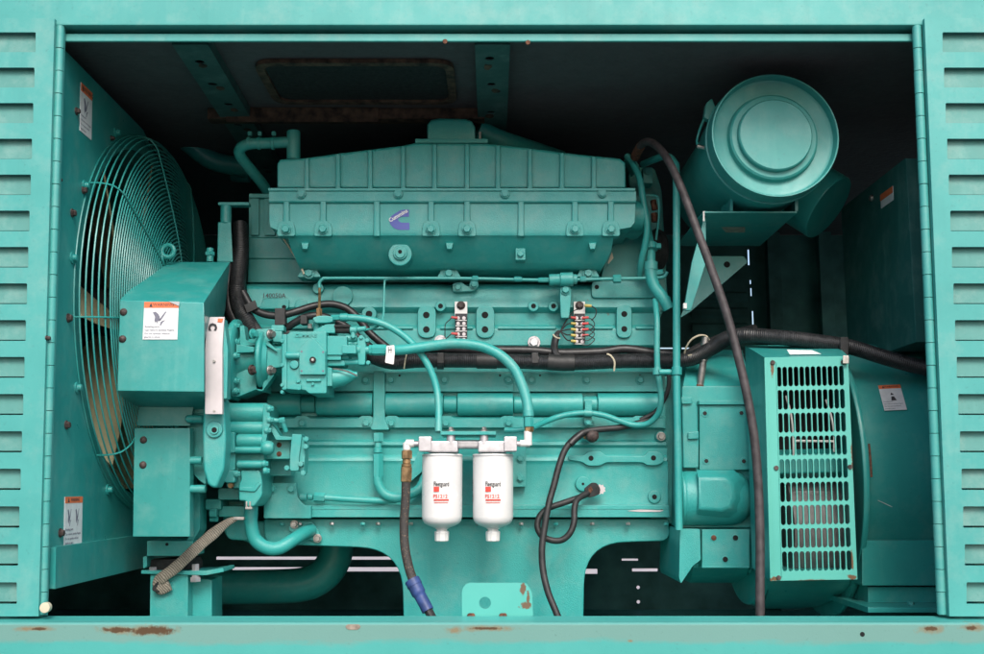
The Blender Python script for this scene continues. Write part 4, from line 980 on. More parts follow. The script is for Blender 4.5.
part('top_manifold', lambda b: (poly(b, fil([(312, 318), (318, 315.5), (328, 315.5), (333, 317), (333, 322), (326, 323), (315, 323)], 2), .415, .04, .003), hexfit(b, [(331, 318, .43, 341, 317.5, .43, 3.0, 6), (317, 322, .44, 317, 332, .44, 3.6, 14), (353, 328, .42, 353, 338, .42, 2.6, 14), (350, 330, .42, 357, 330, .42, 3.6, 14), (357, 329.5, .42, 366, 328.5, .42, 2.6, 12)])), parent=fp)
part('side_bolt', lambda b: hexfit(b, [(308, 326.5, .43, 312, 326.5, .43, 3, 6)]), 'steel', fp)
part('paper_tag', lambda b: (poly(b, fil([(386.5, 346), (394.3, 345), (394.8, 353), (393.6, 364.5), (385, 362.5), (386, 354)], 1), .398, .0012, 0)), 'white_plastic', fp, label='small pale tag tied to the pump outlet')
part('tag_print', lambda b: (poly(b, [(388, 349.5), (392, 349.5), (392, 350.3), (388, 350.3)], .3975, .0006, 0), poly(b, [(388.6, 347), (389.2, 347), (389.2, 353), (388.6, 353)], .3975, .0006, 0), poly(b, [(390.8, 347), (391.4, 347), (391.4, 353), (390.8, 353)], .3975, .0006, 0)), 'ink_black', fp)
# nameplate
npl = thing('nameplate', 'long silver curved nameplate strip right of the belt guard', 'nameplate')
def f(b):
    n = 12; A = []; pts = []
    for i in range(n + 1):
        y = 317 + (414 - 317) * i / n; t = i / n
        xl = 205.2 + 2.8 * max(0, 1 - t * 3) ** 1.5; xr = 222.3 + 2.2 * max(0, 1 - t * 3) ** 1.5
        if i == 0: xl += 2
        A.append((xl, xr, y, .225 + .010 * (1 - t) ** 2))
    rows(b, [(y, d, a, c) for a, c, y, d in A], .240)
part('metal_strip', f, 'plate_metal', npl)
text('C', (P(212.5, 327, .2335), (0, 0, -1), (1, 0, 0), (0, -1, 0)), 11 * mpp(.23), 'ink_black', npl, 'logo_mark', depth=.0025, bold=.05)
part('red_mark', lambda b: poly(b, [(218, 318.5), (223, 318.5), (222, 322.5), (217.5, 322)], .2325, .003, 0), 'label_orange', npl)
for y in (361, 411): part('rivet', lambda b: boss(b, 214, y, .2235, 1.4, .010, .0005, 10), 'steel', npl)
# ------------------------------------------------------------------ gear case and hydraulic / water pump
gc = thing('gear_case', 'teal front gear case with studs beside the belt guard lower box', 'gear case')
part('case_body', lambda b: poly(b, fil([(204, 398), (224, 398), (226, 440), (224, 470), (216, 489), (208, 486), (203, 470), (202, 430)], 4), .26, .05, .008, 3), parent=gc)
part('case_side', lambda b: poly(b, fil([(187, 399), (206, 399), (206, 486), (196, 478), (188, 466)], 4), .345, .16, .008, 3), parent=gc)
part('top_plate', lambda b: poly(b, fil([(181, 396), (208, 396), (208, 414), (184, 414)], 2), .34, .10, .003), parent=gc)
part('plate_backing', lambda b: poly(b, fil([(205, 322), (224, 318), (228, 350), (227, 399), (205, 399)], 2), .2405, .03, .003), parent=gc)
part('case_inner', lambda b: (poly(b, fil([(205, 400), (226, 400), (226, 470), (216, 484), (205, 470)], 3), .42, .15, .006), poly(b, fil([(206, 322), (226, 322), (228, 398), (206, 398)], 2), .40, .12, .004)), parent=gc)
part('round_port', lambda b: boss(b, 214, 429.5, .253, 8.5, .03, .004), parent=gc); part('port_ring', lambda b: boss(b, 214, 430, .249, 4.6, .01, .002), parent=gc); hole(214.3, 430, .249, 2.4, gc)
for (y, x1) in ((419, 203), (460.5, 202), (489, 206)): part('stud', lambda b: hexfit(b, [(187, y, .31, x1, y, .31, 4.0, 14), (185.5, y - .5, .31, 189, y, .31, 2.8, 6)]), parent=gc)
wp = thing('water_pump', 'ribbed teal gear driven pump left of the crankcase', 'pump')
def f(b):
    poly(b, fil([(226, 404), (268, 405), (269, 432), (265, 452), (262, 490), (226, 488)], 3), .42, .13, .005)
part('pump_casing', f, parent=wp)
def hc(b, x0, x1, y, r, yc): cyl(b, P(x0, y, yc), P(x1, y, yc), r, .004, 22)
for (x0, x1, y, r, yc) in ((225, 268, 413, .024, .42), (225, 265, 428, .016, .412), (237, 263.5, 441, .017, .405), (234, 264, 450, .0085, .397), (237, 266, 464.5, .0095, .40)):
    part('cast_rib', lambda b: hc(b, x0, x1, y, r, yc), parent=wp)
part('front_block', lambda b: (poly(b, fil([(222, 432), (234.5, 432), (235, 453), (222, 453)], 2), .385, .06, .005), poly(b, fil([(222.5, 470), (235, 470), (235, 483), (224, 483)], 3), .39, .06, .006), poly(b, rr(223, 453, 235, 470, 1), .40, .05, .002)), parent=wp)
part('joint_flange', lambda b: (poly(b, fil([(263, 404.5), (269.5, 404.5), (270, 424), (267, 436), (264, 452), (261, 452), (262, 430)], 1.5), .392, .05, .003)), parent=wp)
for (x, y) in ((271.5, 409), (271.5, 420), (269, 430.5), (266, 464), (267.5, 471), (238, 474), (221, 476)):
    part('casing_bolt', lambda b: (hexfit(b, [(x - 4, y, .395, x, y, .395, 3.6, 14), (x - .5, y, .395, x + 2.4, y, .395, 2.6, 6)])), parent=wp)
part('ball_fitting', lambda b: lathe(b, P(262, 448, .40), P(276, 448, .40), [(0, .014), (.006, .017), (.014, .018), (.022, .016), (.028, .011), (.031, 0)], 22), parent=wp)
part('small_valve', lambda b: hexfit(b, [(272, 420, .40, 279, 421, .40, 2.4, 12), (279, 421, .40, 285, 420, .40, 3.0, 6), (282, 420, .40, 286, 432, .41, 2.4, 10)]), parent=wp)
part('coupling_bracket', lambda b: (poly(b, fil([(268, 424), (272, 424), (280, 436), (292, 437), (292, 440), (276, 440)], 1), .41, .05, .002)), parent=wp)
part('coupling_web', lambda b: poly(b, rr(264, 440, 290, 459, 1), .44, .03, .002), parent=wp)
for (x, y) in ((279, 445), (279, 454)): part('bare_spot', lambda b: boss(b, x, y, .4385, 2.6, .004, .0006, 12), 'rust', wp)
part('end_bracket', lambda b: (poly(b, fil([(292, 434), (302, 434.5), (299, 458), (299, 471), (289.5, 471), (290, 455)], [1, 1, 2, 3, 3, 1]), .39, .05, .0025), poly(b, fil([(299, 436), (303, 436), (306, 445), (304, 473), (299, 472)], 2), .40, .05, .003)), parent=wp)
for (x, y) in ((300.5, 464), (305.5, 446.5), (306, 439), (286.5, 468), (303, 473)): part('end_bolt', lambda b: (boss(b, x, y, .385, 2.8, .02, .0012, 6)), parent=wp)
part('lower_housing', lambda b: poly(b, fil([(240, 470), (260, 470), (262, 480), (262, 496), (254, 507), (247, 507), (246, 501), (238.5, 501), (238.5, 484), (241, 480)], 3), .405, .12, .006, 3), parent=wp)
part('housing_lip', lambda b: poly(b, fil([(239, 487), (254, 487), (258, 482), (261, 484), (255, 492), (239, 491)], 2), .400, .02, .003), parent=wp)
part('drain_nut', lambda b: (poly(b, rr(245.5, 501.5, 247.3, 507.5, .5), .402, .01, .001), poly(b, rr(249, 501.5, 250.8, 507.5, .5), .402, .01, .001), poly(b, rr(245, 507, 252, 509.5, .5), .402, .012, .001)), 'steel', wp)
part('shadow_block', lambda b: (poly(b, rr(218, 488, 239, 500, 2), .47, .08, .003), poly(b, rr(205, 499, 221, 510, 2), .48, .08, .003), poly(b, rr(218, 506, 252, 517, 2), .50, .08, .003), poly(b, rr(268, 458, 291, 476, 1), .50, .05, .002)), parent=wp)
part('side_nut', lambda b: hexfit(b, [(210, 513, .47, 217, 513, .47, 4.5, 6), (210, 519, .49, 218, 519, .49, 3, 6), (228, 484, .44, 236, 485, .44, 3.6, 6)]), parent=wp)
part('brass_nut', lambda b: boss(b, 230.5, 485.5, .405, 3, .02, .001, 6), 'brass', wp)
# ------------------------------------------------------------------ front mount, braided strap
fm = thing('engine_mount', 'teal engine mount post with rubber pad and bolted flange at the lower left', 'engine mount')
part('angle_bracket', lambda b: (poly(b, fil([(147, 541), (193, 541), (193, 556), (147, 556)], .6), .42, .10, .002), poly(b, fil([(193, 492), (200, 492), (200, 530), (193, 541), (186, 541), (193.5, 530)], 2), .45, .06, .002)), parent=fm)
hole(167, 544.5, .42, 1.4, fm)
part('rubber_pad', lambda b: lathe(b, P(175, 558, .50), P(175, 572, .50), [(0, .06), (.01, .065), (.025, .065), (.034, .058)], 28), 'core', fm)
part('side_lip', lambda b: poly(b, fil([(143, 557), (147, 556), (147, 567), (143, 569)], 1), .43, .05, .001), parent=fm)
part('pad_flange', lambda b: (poly(b, fil([(141, 570.5), (206, 571), (223, 568), (224, 572), (206, 575.5), (141, 574)], 1), .42, .11, .002)), parent=fm)
part('flange_nut', lambda b: hexfit(b, [(195.5, 578, .43, 195.5, 564, .43, 3.8, 6), (195.5, 582, .43, 195.5, 577, .43, 5.4, 6), (153, 571, .43, 153, 567, .43, 4, 6)]), 'cast_alloy', fm)
part('post', lambda b: (poly(b, [(150, 574.5), (188, 575), (188, 650), (149, 650)], .43, .14, .003), ), parent=fm)
part('post_side', lambda b: frus(b, [(188.3, 577), (212, 580), (212, 650), (188.3, 650)], .47, [(188.3, 577), (222, 576), (222, 650), (188.3, 650)], .62, .003), parent=fm)
st = thing('ground_strap', 'frayed grey braided ground strap hanging beside the engine mount post', 'strap')
def f(b):
    path = smooth(tp([(237, 518.5, .42), (227, 523, .415), (213, 534, .41), (199, 546, .405), (186, 558, .40), (174, 569, .405), (163, 577, .41), (158, 583, .415), (161, 589, .418), (170, 585, .415)]), 6)
    N = len(path); rings = []
    for i in range(N):
        t = (path[min(i + 1, N - 1)] - path[max(i - 1, 0)]).normalized(); s = t.cross(V(0, 1, 0)).normalized()
        wd = (.0050 + .0085 * min(1, i / 12)) * (1 + .03 * math.sin(i * .7))
        c = path[i]; th_ = V(0, .0035, 0) + t.cross(s) * .001
        rings.append([b.verts.new(c + s * wd * math.cos(a) + V(0, 1, 0) * .0045 * math.sin(a)) for a in [2 * math.pi * k / 12 for k in range(12)]])
    for A, C in zip(rings, rings[1:]):
        for j in range(12): b.faces.new((A[j], A[(j + 1) % 12], C[(j + 1) % 12], C[j]))
    b.faces.new(rings[0][::-1]); b.faces.new(rings[-1])
part('braid', f, 'braided_strap', st)
part('lug', lambda b: (poly(b, rr(233.5, 517, 244, 520, .6), .412, .012, .0006)), 'steel', st)
part('frayed_end', lambda b: [tube(b, tp([(160, 580, .412), (156 - k, 586 + k, .41), (153 + 2 * k, 590 + .6 * k, .408)]), .0022, 6) for k in range(4)][0], 'rubber', st)
# ------------------------------------------------------------------ low pipe behind
lp = thing('exhaust_pipe', 'wide dim teal pipe bending up behind the oil pan', 'pipe')
part('pipe_run', lambda b: tube(b, tp([(214, 587, 1.1), (250, 587, 1.1), (300, 585, 1.1), (322, 576, 1.1), (334, 560, 1.1), (337, 540, 1.1), (337, 510, 1.1)]), .050, 20), 'sheet_paint', lp)
# ------------------------------------------------------------------ fuel filters
fh = thing('filter_head', 'silver twin filter head bolted under a teal bracket', 'filter head')
part('head_block', lambda b: (poly(b, rr(427, 441, 458, 452.5, 2), .355, .075, .004), poly(b, rr(478, 441, 507, 452.5, 2), .355, .075, .004)), 'cast_alloy', fh)
part('cross_tube', lambda b: (poly(b, rr(452, 440, 484, 448.5, 3), .375, .04, .006)), 'cast_alloy', fh)
part('side_boss', lambda b: (poly(b, rr(418.5, 436.5, 431.5, 451.5, 1.5), .350, .05, .004), hexfit(b, [(413, 444, .375, 419, 444, .375, 3.0, 12)])), 'cast_alloy', fh)
part('side_boss', lambda b: (poly(b, rr(504, 436.5, 517, 451.5, 1.5), .350, .05, .004), hexfit(b, [(516, 444, .375, 522, 444, .375, 3.0, 12)])), 'cast_alloy', fh)
for x in (451, 484): 
    part('post', lambda b: hexfit(b, [(x, 435, .365, x, 445, .365, 4.4, 20)]), 'cast_alloy', fh)
    part('stud_nut', lambda b: hexfit(b, [(x, 427, .37, x, 430, .37, 2.4, 6), (x, 429.8, .37, x, 432, .37, 4.2, 16)]), 'steel', fh)
part('bracket', lambda b: (poly(b, fil([(440.5, 431.3), (496, 431.3), (496, 434.8), (440.5, 434.8)], .5), .35, .16, .0015)), parent=fh)
part('elbow', lambda b: (tube(b, tp([(414, 443.5, .375), (408, 443.5, .375), (406.8, 445, .375), (406.8, 452, .375)]), .0078, 12, 3), cyl(b, P(406.8, 443, .375), P(406.8, 450, .375), .0095, .001, 12), cyl(b, P(406, 443.5, .375), P(414, 443.5, .375), .0095, .001, 12)), 'white_plastic', fh)
part('elbow', lambda b: (cyl(b, P(520, 443.5, .375), P(530, 443.5, .375), .0085, .001, 12), cyl(b, P(528, 445.5, .375), P(528, 431, .375), .0098, .001, 12)), 'white_plastic', fh)
part('brass_union', lambda b: hexfit(b, [(529, 432, .375, 529, 427, .375, 4.8, 6)]), 'brass', fh)
def ffilter(xc, lab, side):
    t = thing('fuel_filter', lab, 'fuel filter', 'white spin-on fuel filters')
    yc = .40; r = 20.2 * mpp(.40, 490); z0 = P(xc, 453.5, yc - r).z; z1 = P(xc, 526.5, yc - r).z; cx = P(xc, 490, yc - r).x
    top = V(cx, yc, z0); H = z0 - z1
    r = 20.9 * mpp(.36, 490)
    can = part('can', lambda b: lathe(b, top, top - V(0, 0, 1), [(0, r - .004), (.001, r - .0008), (.003, r), (.006, r), (.0065, r - .0012), (.009, r - .001), (.012, r - .0008), (H - .022, r - .001), (H - .012, r - .003), (H - .005, r - .008), (H, r - .017), (H + .006, r * .32), (H + .008, r * .30)], 48), 'white_can', t)
    part('seam_ring', lambda b: lathe(b, top - V(0, 0, .0035), top - V(0, 0, 1), [(0, r), (.0008, r + .0009), (.0016, r)], 48, False), 'cast_alloy', can)
    part('drain_valve', lambda b: lathe(b, top - V(0, 0, H + .004), top - V(0, 0, 1), [(0, .012), (.008, .0125), (.009, .0165), (.012, .0175), (.031, .0165), (.033, .014)], 10), 'white_plastic', t, sharp=20)
    def wr(dx0, zp, tilt=0):
        zo = P(xc, zp, yc - r).z
        def g_(x, y, z):
            if tilt: x, y = -y, x
            a = (x + dx0) / r; rad = r + .0002 + z
            return V(cx + rad * math.sin(a), yc - rad * math.cos(a), zo + y)
        return g_
    m = mpp(.36, 490); lf = -7.6 * m * 1.02
    wf = wr(lf, 484.2)
    text('Fleetguard', None, 6.6 * m, 'ink_black', can, 'brand_lettering', depth=.0003, align='LEFT', wrap=lambda x, y, z: wf(x * .56, y, z), bold=.012)
    text('FS1212', None, 5.0 * m, 'ink_red', can, 'number_lettering', depth=.0004, align='LEFT', wrap=wr(lf - .001, 496.4), bold=.012)
    def patch(nm, x0, y0, x1, y1, mat='ink_red'):
        b = B(); n = 6; f_, k_ = [], []
        for rad, L in ((r + .0006, f_), (r - .0005, k_)):
            for yy in (y0, y1):
                L.append([b.verts.new(wr(0, yy)((x0 + (x1 - x0) * i / n) * m, 0, rad - r)) for i in range(n + 1)])
        for i in range(n):
            b.faces.new((f_[0][i], f_[0][i + 1], f_[1][i + 1], f_[1][i])); b.faces.new((k_[0][i], k_[1][i], k_[1][i + 1], k_[0][i + 1]))
            b.faces.new((f_[0][i], k_[0][i], k_[0][i + 1], f_[0][i + 1])); b.faces.new((f_[1][i], f_[1][i + 1], k_[1][i + 1], k_[1][i]))
        for i in (0, n): b.faces.new((f_[0][i], f_[1][i], k_[1][i], k_[0][i]))
        O(nm, b, mat, can)
    patch('red_square', -7.6, 486.8, -2.0, 491.8); patch('red_line', -7.4, 499.2, 7.6, 500.8); patch('fine_print_line', -7.0, 502.4, 7.0, 502.9)
    if side: text('FUEL  FILTER', None, 3.9 * m, 'ink_black', can, 'side_lettering', depth=.0003, align='CENTER', wrap=wr(-28.3 * m, 491, 1), bold=.02)
    return t
ffilter(441.2, 'white spin-on fuel filter next to the braided hose, left one of the pair', False)
ffilter(493, 'white spin-on fuel filter farther from the braided hose, right one of the pair', True)
# ------------------------------------------------------------------ hoses
bh = thing('fuel_hose', 'dark braided fuel hose hanging from a brass fitting beside the left fuel filter', 'hose')
part('brass_fitting', lambda b: hexfit(b, [(406.8, 450.5, .375, 406.8, 459, .375, 5.6, 6), (406.8, 459, .375, 406.5, 464, .375, 4.2, 14), (406.5, 464, .375, 406.5, 467, .375, 5.2, 14), (406.5, 467, .375, 406, 482, .375, 5.8, 6)]), 'brass', bh)
part('braided_hose', lambda b: tube(b, tp([(406, 481, .375), (405.5, 500, .375), (404, 525, .37), (405, 548, .36), (409, 568, .35), (414, 583, .34)]), .0108, 14), 'braided_hose', bh)
part('blue_sleeve', lambda b: tube(b, tp([(413, 581, .341), (418, 592, .335), (424, 603, .33), (428, 611, .325)]), [.0165, .0165, .014, .014, .014], 16), 'blue_sleeve', bh)
part('sleeve_collar', lambda b: tube(b, tp([(412, 580, .342), (415, 586, .338)]), .0178, 16), 'blue_sleeve', bh)
part('hose_tail', lambda b: tube(b, tp([(428, 610, .325), (434, 622, .32), (440, 640, .31)]), .010, 10), 'rubber', bh)
th = thing('supply_hose', 'thick teal hose arching from the fuel pump down to the filter head', 'hose')
part('hose', lambda b: tube(b, tp([(386, 350.5, .42), (405, 349.5, .41), (430, 346, .41), (452, 343.5, .405), (470, 344.5, .40), (486, 348, .40), (502, 356.5, .395), (515, 370, .39), (523, 388, .385), (527, 402, .38), (528.5, 414, .375)]), .0125, 16), parent=th)
part('end_fitting', lambda b: hexfit(b, [(528, 411, .376, 528.5, 417, .375, 5.6, 16), (528.5, 417, .375, 528.8, 427, .375, 5.2, 6)]), parent=th)
th2 = thing('return_hose', 'thinner teal hose from the top of the fuel pump down past the loom', 'hose')
part('hose', lambda b: tube(b, tp([(340, 317.5, .43), (356, 318, .43), (372, 320.5, .43), (388, 326, .43), (404, 336, .43), (418, 350, .43), (429, 367, .43), (436, 386, .43), (438.5, 405, .42), (438.5, 432, .40)]), .0088, 12), parent=th2)
part('end_fitting', lambda b: hexfit(b, [(340, 317.5, .43, 348, 317.5, .43, 4.2, 14)]), parent=th2)
ch = thing('coolant_line', 'teal hose curving under the tappet cover and up the rear of the engine', 'hose')
part('hose', lambda b: tube(b, tp([(532, 428, .46), (545, 422, .50), (558, 417, .52), (572, 414, .52), (588, 413, .52), (604, 415.5, .52), (620, 421, .52), (634, 425, .52), (648, 423.5, .51), (658, 414, .49), (661, 400, .47), (660, 385, .46), (657.5, 370, .455), (657, 345, .455), (657, 320, .46), (655, 300, .49)]), .0075, 12), parent=ch)
part('hose_clip', lambda b: (cyl(b, P(584, 413, .52), P(592, 413.3, .52), .0098, .001, 16), poly(b, fil([(584, 411), (592, 411), (592, 422), (588, 427), (584, 422)], 2), .532, .012, .001), poly(b, rr(585, 400, 592, 411, 1), .530, .015, .001)), parent=ch); bolt(588, 422.5, .532, 2.6, parent=ch)
part('left_run', lambda b: tube(b, tp([(505, 430, .47), (518, 430, .46), (532, 428, .46)]), .0065, 10), parent=ch)
gl = thing('breather_pipe', 'long upright teal pipe standing between engine and flywheel housing', 'pipe')
part('pipe_run', lambda b: tube(b, tp([(643, 164, .56), (655, 159, .50), (666, 156, .46), (674, 162, .44), (676.3, 175, .43), (676.5, 250, .42), (676.7, 380, .41), (678, 460, .41), (679, 530, .41)]), .0092, 14), parent=gl)
part('pipe_clamp', lambda b: (cyl(b, P(676.7, 367, .41), P(676.8, 375, .41), .0125, .001), cyl(b, P(659, 372, .42), P(678, 372, .42), .0070, .001), cyl(b, P(657, 368, .455), P(657, 375, .455), .011, .001)), parent=gl)
hk = thing('heater_hose', 'pair of teal hoses dropping from the rear top corner of the engine', 'hose')
part('upper_hose', lambda b: tube(b, tp([(627, 156, .52), (633, 164, .50), (640, 180, .48), (643, 200, .47), (647, 225, .47), (645, 245, .48), (641, 262, .50), (640, 276, .53)]), .0085, 12), parent=hk)
part('lower_hose', lambda b: tube(b, tp([(646, 225, .56), (650, 245, .52), (651, 262, .50), (651, 275, .50), (655, 287, .49), (663, 298, .48), (669, 309, .48)]), [.012, .012, .0155, .0155, .0145], 14), parent=hk)
part('hose_clamp', lambda b: (cyl(b, P(650.5, 244, .51), P(651, 250, .505), .0175, .001), cyl(b, P(651, 262, .50), P(651, 270, .50), .0172, .001), hexfit(b, [(656, 246, .49, 661, 246, .49, 3, 6)])), parent=hk)
part('sensor', lambda b: (poly(b, rr(643, 167, 653, 183, 1), .58, .05, .002), boss(b, 648, 171, .575, 3.2, .02, .001)), parent=hk)
part('top_cap', lambda b: poly(b, fil([(625, 156), (631, 154), (640, 166), (634, 172)], 2), .52, .05, .003), parent=hk)
part('thin_pipe', lambda b: tube(b, tp([(640, 196, .52), (650, 195, .52), (658, 198, .52), (659, 215, .52), (656, 240, .53)]), .0030, 8), parent=hk)
part('brass_joint', lambda b: hexfit(b, [(653, 200, .55, 655, 210, .55, 3.2, 6), (654, 213, .55, 655, 222, .55, 3.5, 6)]), 'rust', hk)
part('drain_tap', lambda b: (hexfit(b, [(655, 273, .50, 663, 272, .50, 3, 6), (668, 300, .48, 660, 296, .5, 4, 12)]), ), parent=hk)
bo = thing('rear_engine_cover', 'shadowed teal rear cover of the engine behind the hoses', 'engine cover')
part('cover_box', lambda b: poly(b, fil([(628, 165), (655, 168), (662, 190), (668, 300), (655, 330), (640, 330)], 3), .72, .35, .006), parent=bo)
part('turbo_scroll', lambda b: (lathe(b, P(645, 250, .66), P(668, 250, .66), [(0, .03), (.01, .05), (.03, .06), (.05, .05), (.06, .03)], 24)), 'core', bo)
# dark brown loose hose in front
dh = thing('drain_hose', 'dark brown rubber hose draped from the engine top to the sill before the generator', 'hose')
part('hose', lambda b: tube(b, tp([(637, 153, .46), (640, 146, .42), (648, 141.5, .38), (658, 147, .34), (668, 160, .31), (680, 185, .28), (694, 222, .25), (711, 268, .22), (727, 315, .20), (739, 360, .185), (748, 400, .175), (754.5, 440, .17), (758.5, 490, .165), (760, 540, .155), (760, 590, .14), (760, 640, .13)]), .0098, 14), 'brown_hose', dh)
part('hose_end', lambda b: tube(b, tp([(635, 157, .48), (637.5, 151.5, .45), (640.5, 146, .42)]), .0118, 14), 'rust', dh)
# battery cables
bc = thing('battery_cable', 'long black battery cable running from the tappet covers down to the sill', 'cable')
part('cable', lambda b: tube(b, tp([(655, 415, .55), (643, 422, .535), (620, 427.5, .53), (600, 429.5, .525), (585, 432, .52), (574, 439, .51), (565, 450, .50), (559, 466, .49), (554, 485, .48), (549, 503, .47), (545, 525, .46), (542, 548, .45), (543, 570, .44), (548, 592, .42), (556, 612, .40), (564, 632, .38)]), .0082, 12), 'rubber', bc)
part('shiny_tape', lambda b: tube(b, tp([(582, 433.5, .515), (574, 440, .507), (570, 444.5, .503)]), .0094, 12), 'loom', bc)
part('red_terminal_cap', lambda b: lathe(b, P(592, 436, .530), P(592, 436, .530) - V(0, 1, 0), [(0, .017), (.010, .0165), (.016, .013), (.019, .007), (.0195, 0)], 20), 'red_bolt', bc, label='dark red rubber cap over the cable terminal')
part('terminal_lug', lambda b: (boss(b, 587, 434.5, .535, 5, .01, .001)), 'brass', bc)
bl = thing('battery_cable', 'short looped black cable bolted to the crankcase with a bare lug', 'cable')
part('cable', lambda b: tube(b, tp([(596, 490, .55), (590, 493, .535), (578, 498, .52), (562, 503.5, .51), (548, 508.5, .50), (539.5, 517, .495), (537.5, 527, .49), (542, 536, .485), (552, 540.5, .48), (562, 540, .48), (570, 533, .48), (574, 522, .485), (574.5, 508, .495), (578, 499, .51), (588, 493, .53)]), .0078, 12), 'rubber', bl)
part('lug', lambda b: (poly(b, fil([(584, 489), (592, 482.5), (597, 483), (600, 488), (600, 494), (595, 496.5), (588, 498)], 2), .526, .012, .0015)), 'core', bl)
part('lug_wear', lambda b: (poly(b, fil([(588, 489), (591, 486), (593, 490), (590, 494)], 1), .5245, .003, .0006)), 'rust', bl)
part('star_washer', lambda b: poly(b, [(600.5 + (5.4 if i % 2 else 4.2) * math.cos(math.pi * i / 9), 489.5 + (5.4 if i % 2 else 4.2) * math.sin(math.pi * i / 9)) for i in range(18)], .534, .004, 0), 'plate_metal', bl)
part('terminal_bolt', lambda b: (boss(b, 597, 489.5, .528, 3.6, .012, .001, 6)), 'core', bl)
# lifting tab on the sill side
tb = thing('latch_plate', 'teal tab plate with a round hole and flaking rust standing on the sill', 'plate')
tabm = teal('tab_paint', (0.08, 0.43, 0.37), rough=.45)
kt = NT('tab_flaking'); kt.l(kt.mix(kt.ramp(kt.noise(3, 5), .3, .7), (.065, .37, .32, 1), (.095, .45, .39, 1)), kt.b.inputs['Base Color']); kt.b.inputs['Roughness'].default_value = .45
q = P(525, 598, .015)
rust_spots(kt, [(P(523, 589, .015).x, P(523, 589, .015).z, .006, .016), (P(526, 606, .015).x, P(526, 606, .015).z, .014, .008), (P(528, 598, .015).x, q.z, .004, .014)], (.14, .085, .05, 1), .1, 70)
def f(b):
    plate_px(b, fil([(462, 617.5), (462, 589), (467, 583), (526, 583), (532, 592), (533, 617.5)], [0, 4, 4, 3, 4, 0]), [circ(485, 603, 6, 20)], .015, .005)
part('plate_body', f, 'tab_flaking', tb)
for x in (471, 503): part('weld_spot', lambda b: poly(b, fil([(x - 4, 615), (x - 2, 613.5), (x + 3, 613.5), (x + 4.5, 616.5), (x - 4, 616.8)], 1), .011, .004, .001), 'rust', tb)
SP = 'sheet_paint'
# ------------------------------------------------------------------ flywheel housing
fw = thing('flywheel_housing', 'teal cast flywheel housing with starter dome and bolted plates between engine and generator', 'flywheel housing')
part('housing_body', lambda b: (poly(b, fil([(682, 386), (748, 386), (753, 528), (680, 528)], 2), .47, .5, .005)), parent=fw)
part('housing_crown', lambda b: rows(b, [(350, .66, 688, 742), (358, .60, 687, 744), (366, .55, 686, 746), (376, .51, 685, 749), (386, .483, 683, 749)], 1.0), parent=fw)
part('side_bell', lambda b: poly(b, fil([(748, 386), (757, 380), (762, 470), (760, 540), (750, 575), (748, 528)], 3), .49, .3, .004), parent=fw)
part('left_pillar', lambda b: (poly(b, fil([(682, 399), (691, 398), (693, 403), (697.5, 407), (698, 433), (699, 437), (698.5, 468), (683.5, 468)], 1.5), .442, .05, .005, 3), poly(b, fil([(681, 397), (692, 397), (692, 404), (682, 404)], 1.5), .434, .05, .004), poly(b, fil([(688, 432), (699, 431), (699, 439), (688, 439.5)], 2), .434, .04, .005)), parent=fw)
part('top_ledge', lambda b: poly(b, rr(699, 400.5, 746, 404.6, .6), .444, .04, .002), parent=fw)
pl = part('cover_plate', lambda b: poly(b, fil([(699.5, 405.2), (748, 405.2), (751, 470), (699.5, 470)], [1, 1, 6, 1]), .452, .02, .003), parent=fw)
for (x, y) in ((705, 413.3), (706.5, 461), (744, 461.3), (741.5, 413)):
    part('recess', lambda b: boss(b, x, y, .4505, 4.0, .003, .001, 18), parent=pl); part('socket_bolt', lambda b: boss(b, x, y, .4490, 2.2, .003, .0008, 6), 'core', pl)
dm = part('starter_dome', lambda b: lathe(b, PF(684, 498, .475, .066), PF(752, 498, .475, .066), [(0, .061), (.005, .066), (.012, .068), (.03, .068), (.10, .068), (.128, .067), (.150, .060), (.164, .048), (.172, .032), (.175, 0)], 44), parent=fw)
part('dome_nose', lambda b: frus(b, [(698, 478), (724, 478), (733, 484), (734.5, 498), (731, 507), (722, 511), (698, 509)], .395, [(697, 470), (734, 470), (745, 480), (746, 502), (740, 514), (728, 518), (697, 516)], .425, .008), parent=dm)
part('dome_rim', lambda b: lathe(b, PF(683, 498, .475, .066), PF(690, 498, .475, .066), [(0, .066), (.003, .069), (.008, .069), (.011, .066)], 44), parent=dm)
hole(744.5, 498.5, .43, 1.6, dm)
lb2 = part('lower_block', lambda b: (poly(b, fil([(680, 529), (700, 529), (701, 560), (693, 566), (681, 584), (679, 578)], 2), .43, .30, .004), poly(b, [(700, 529), (751, 529), (751, 567), (700, 567.5)], .455, .25, .004)), parent=fw)
part('drilled_plate', lambda b: poly(b, fil([(702, 529.5), (749.5, 529.5), (749.5, 566.5), (702, 567.5)], 1), .438, .03, .002), parent=fw)
part('plate_lip', lambda b: poly(b, rr(702, 566.6, 749.5, 568, .3), .430, .03, .001), parent=fw)
for (x, y, m) in ((713.8, 538, 'rust'), (735.5, 538, 'hole'), (725.3, 559.5, 'hole')):
    part('plate_boss', lambda b: boss(b, x, y, .4365, 3.6, .004, .001, 18), parent=fw); hole(x, y, .4365, 2.4, fw, mat=m)
part('lower_gusset', lambda b: rows(b, [(560, .47, 694, 749), (568, .48, 693, 749), (575, .56, 692, 747), (583, .70, 690, 742)], .9), parent=fw)
for (x, y) in ((682.5, 447), (683, 468)): pass
sn = thing('speed_sensor', 'grey metal sensor with a looped cream wire on top of the flywheel housing', 'sensor')
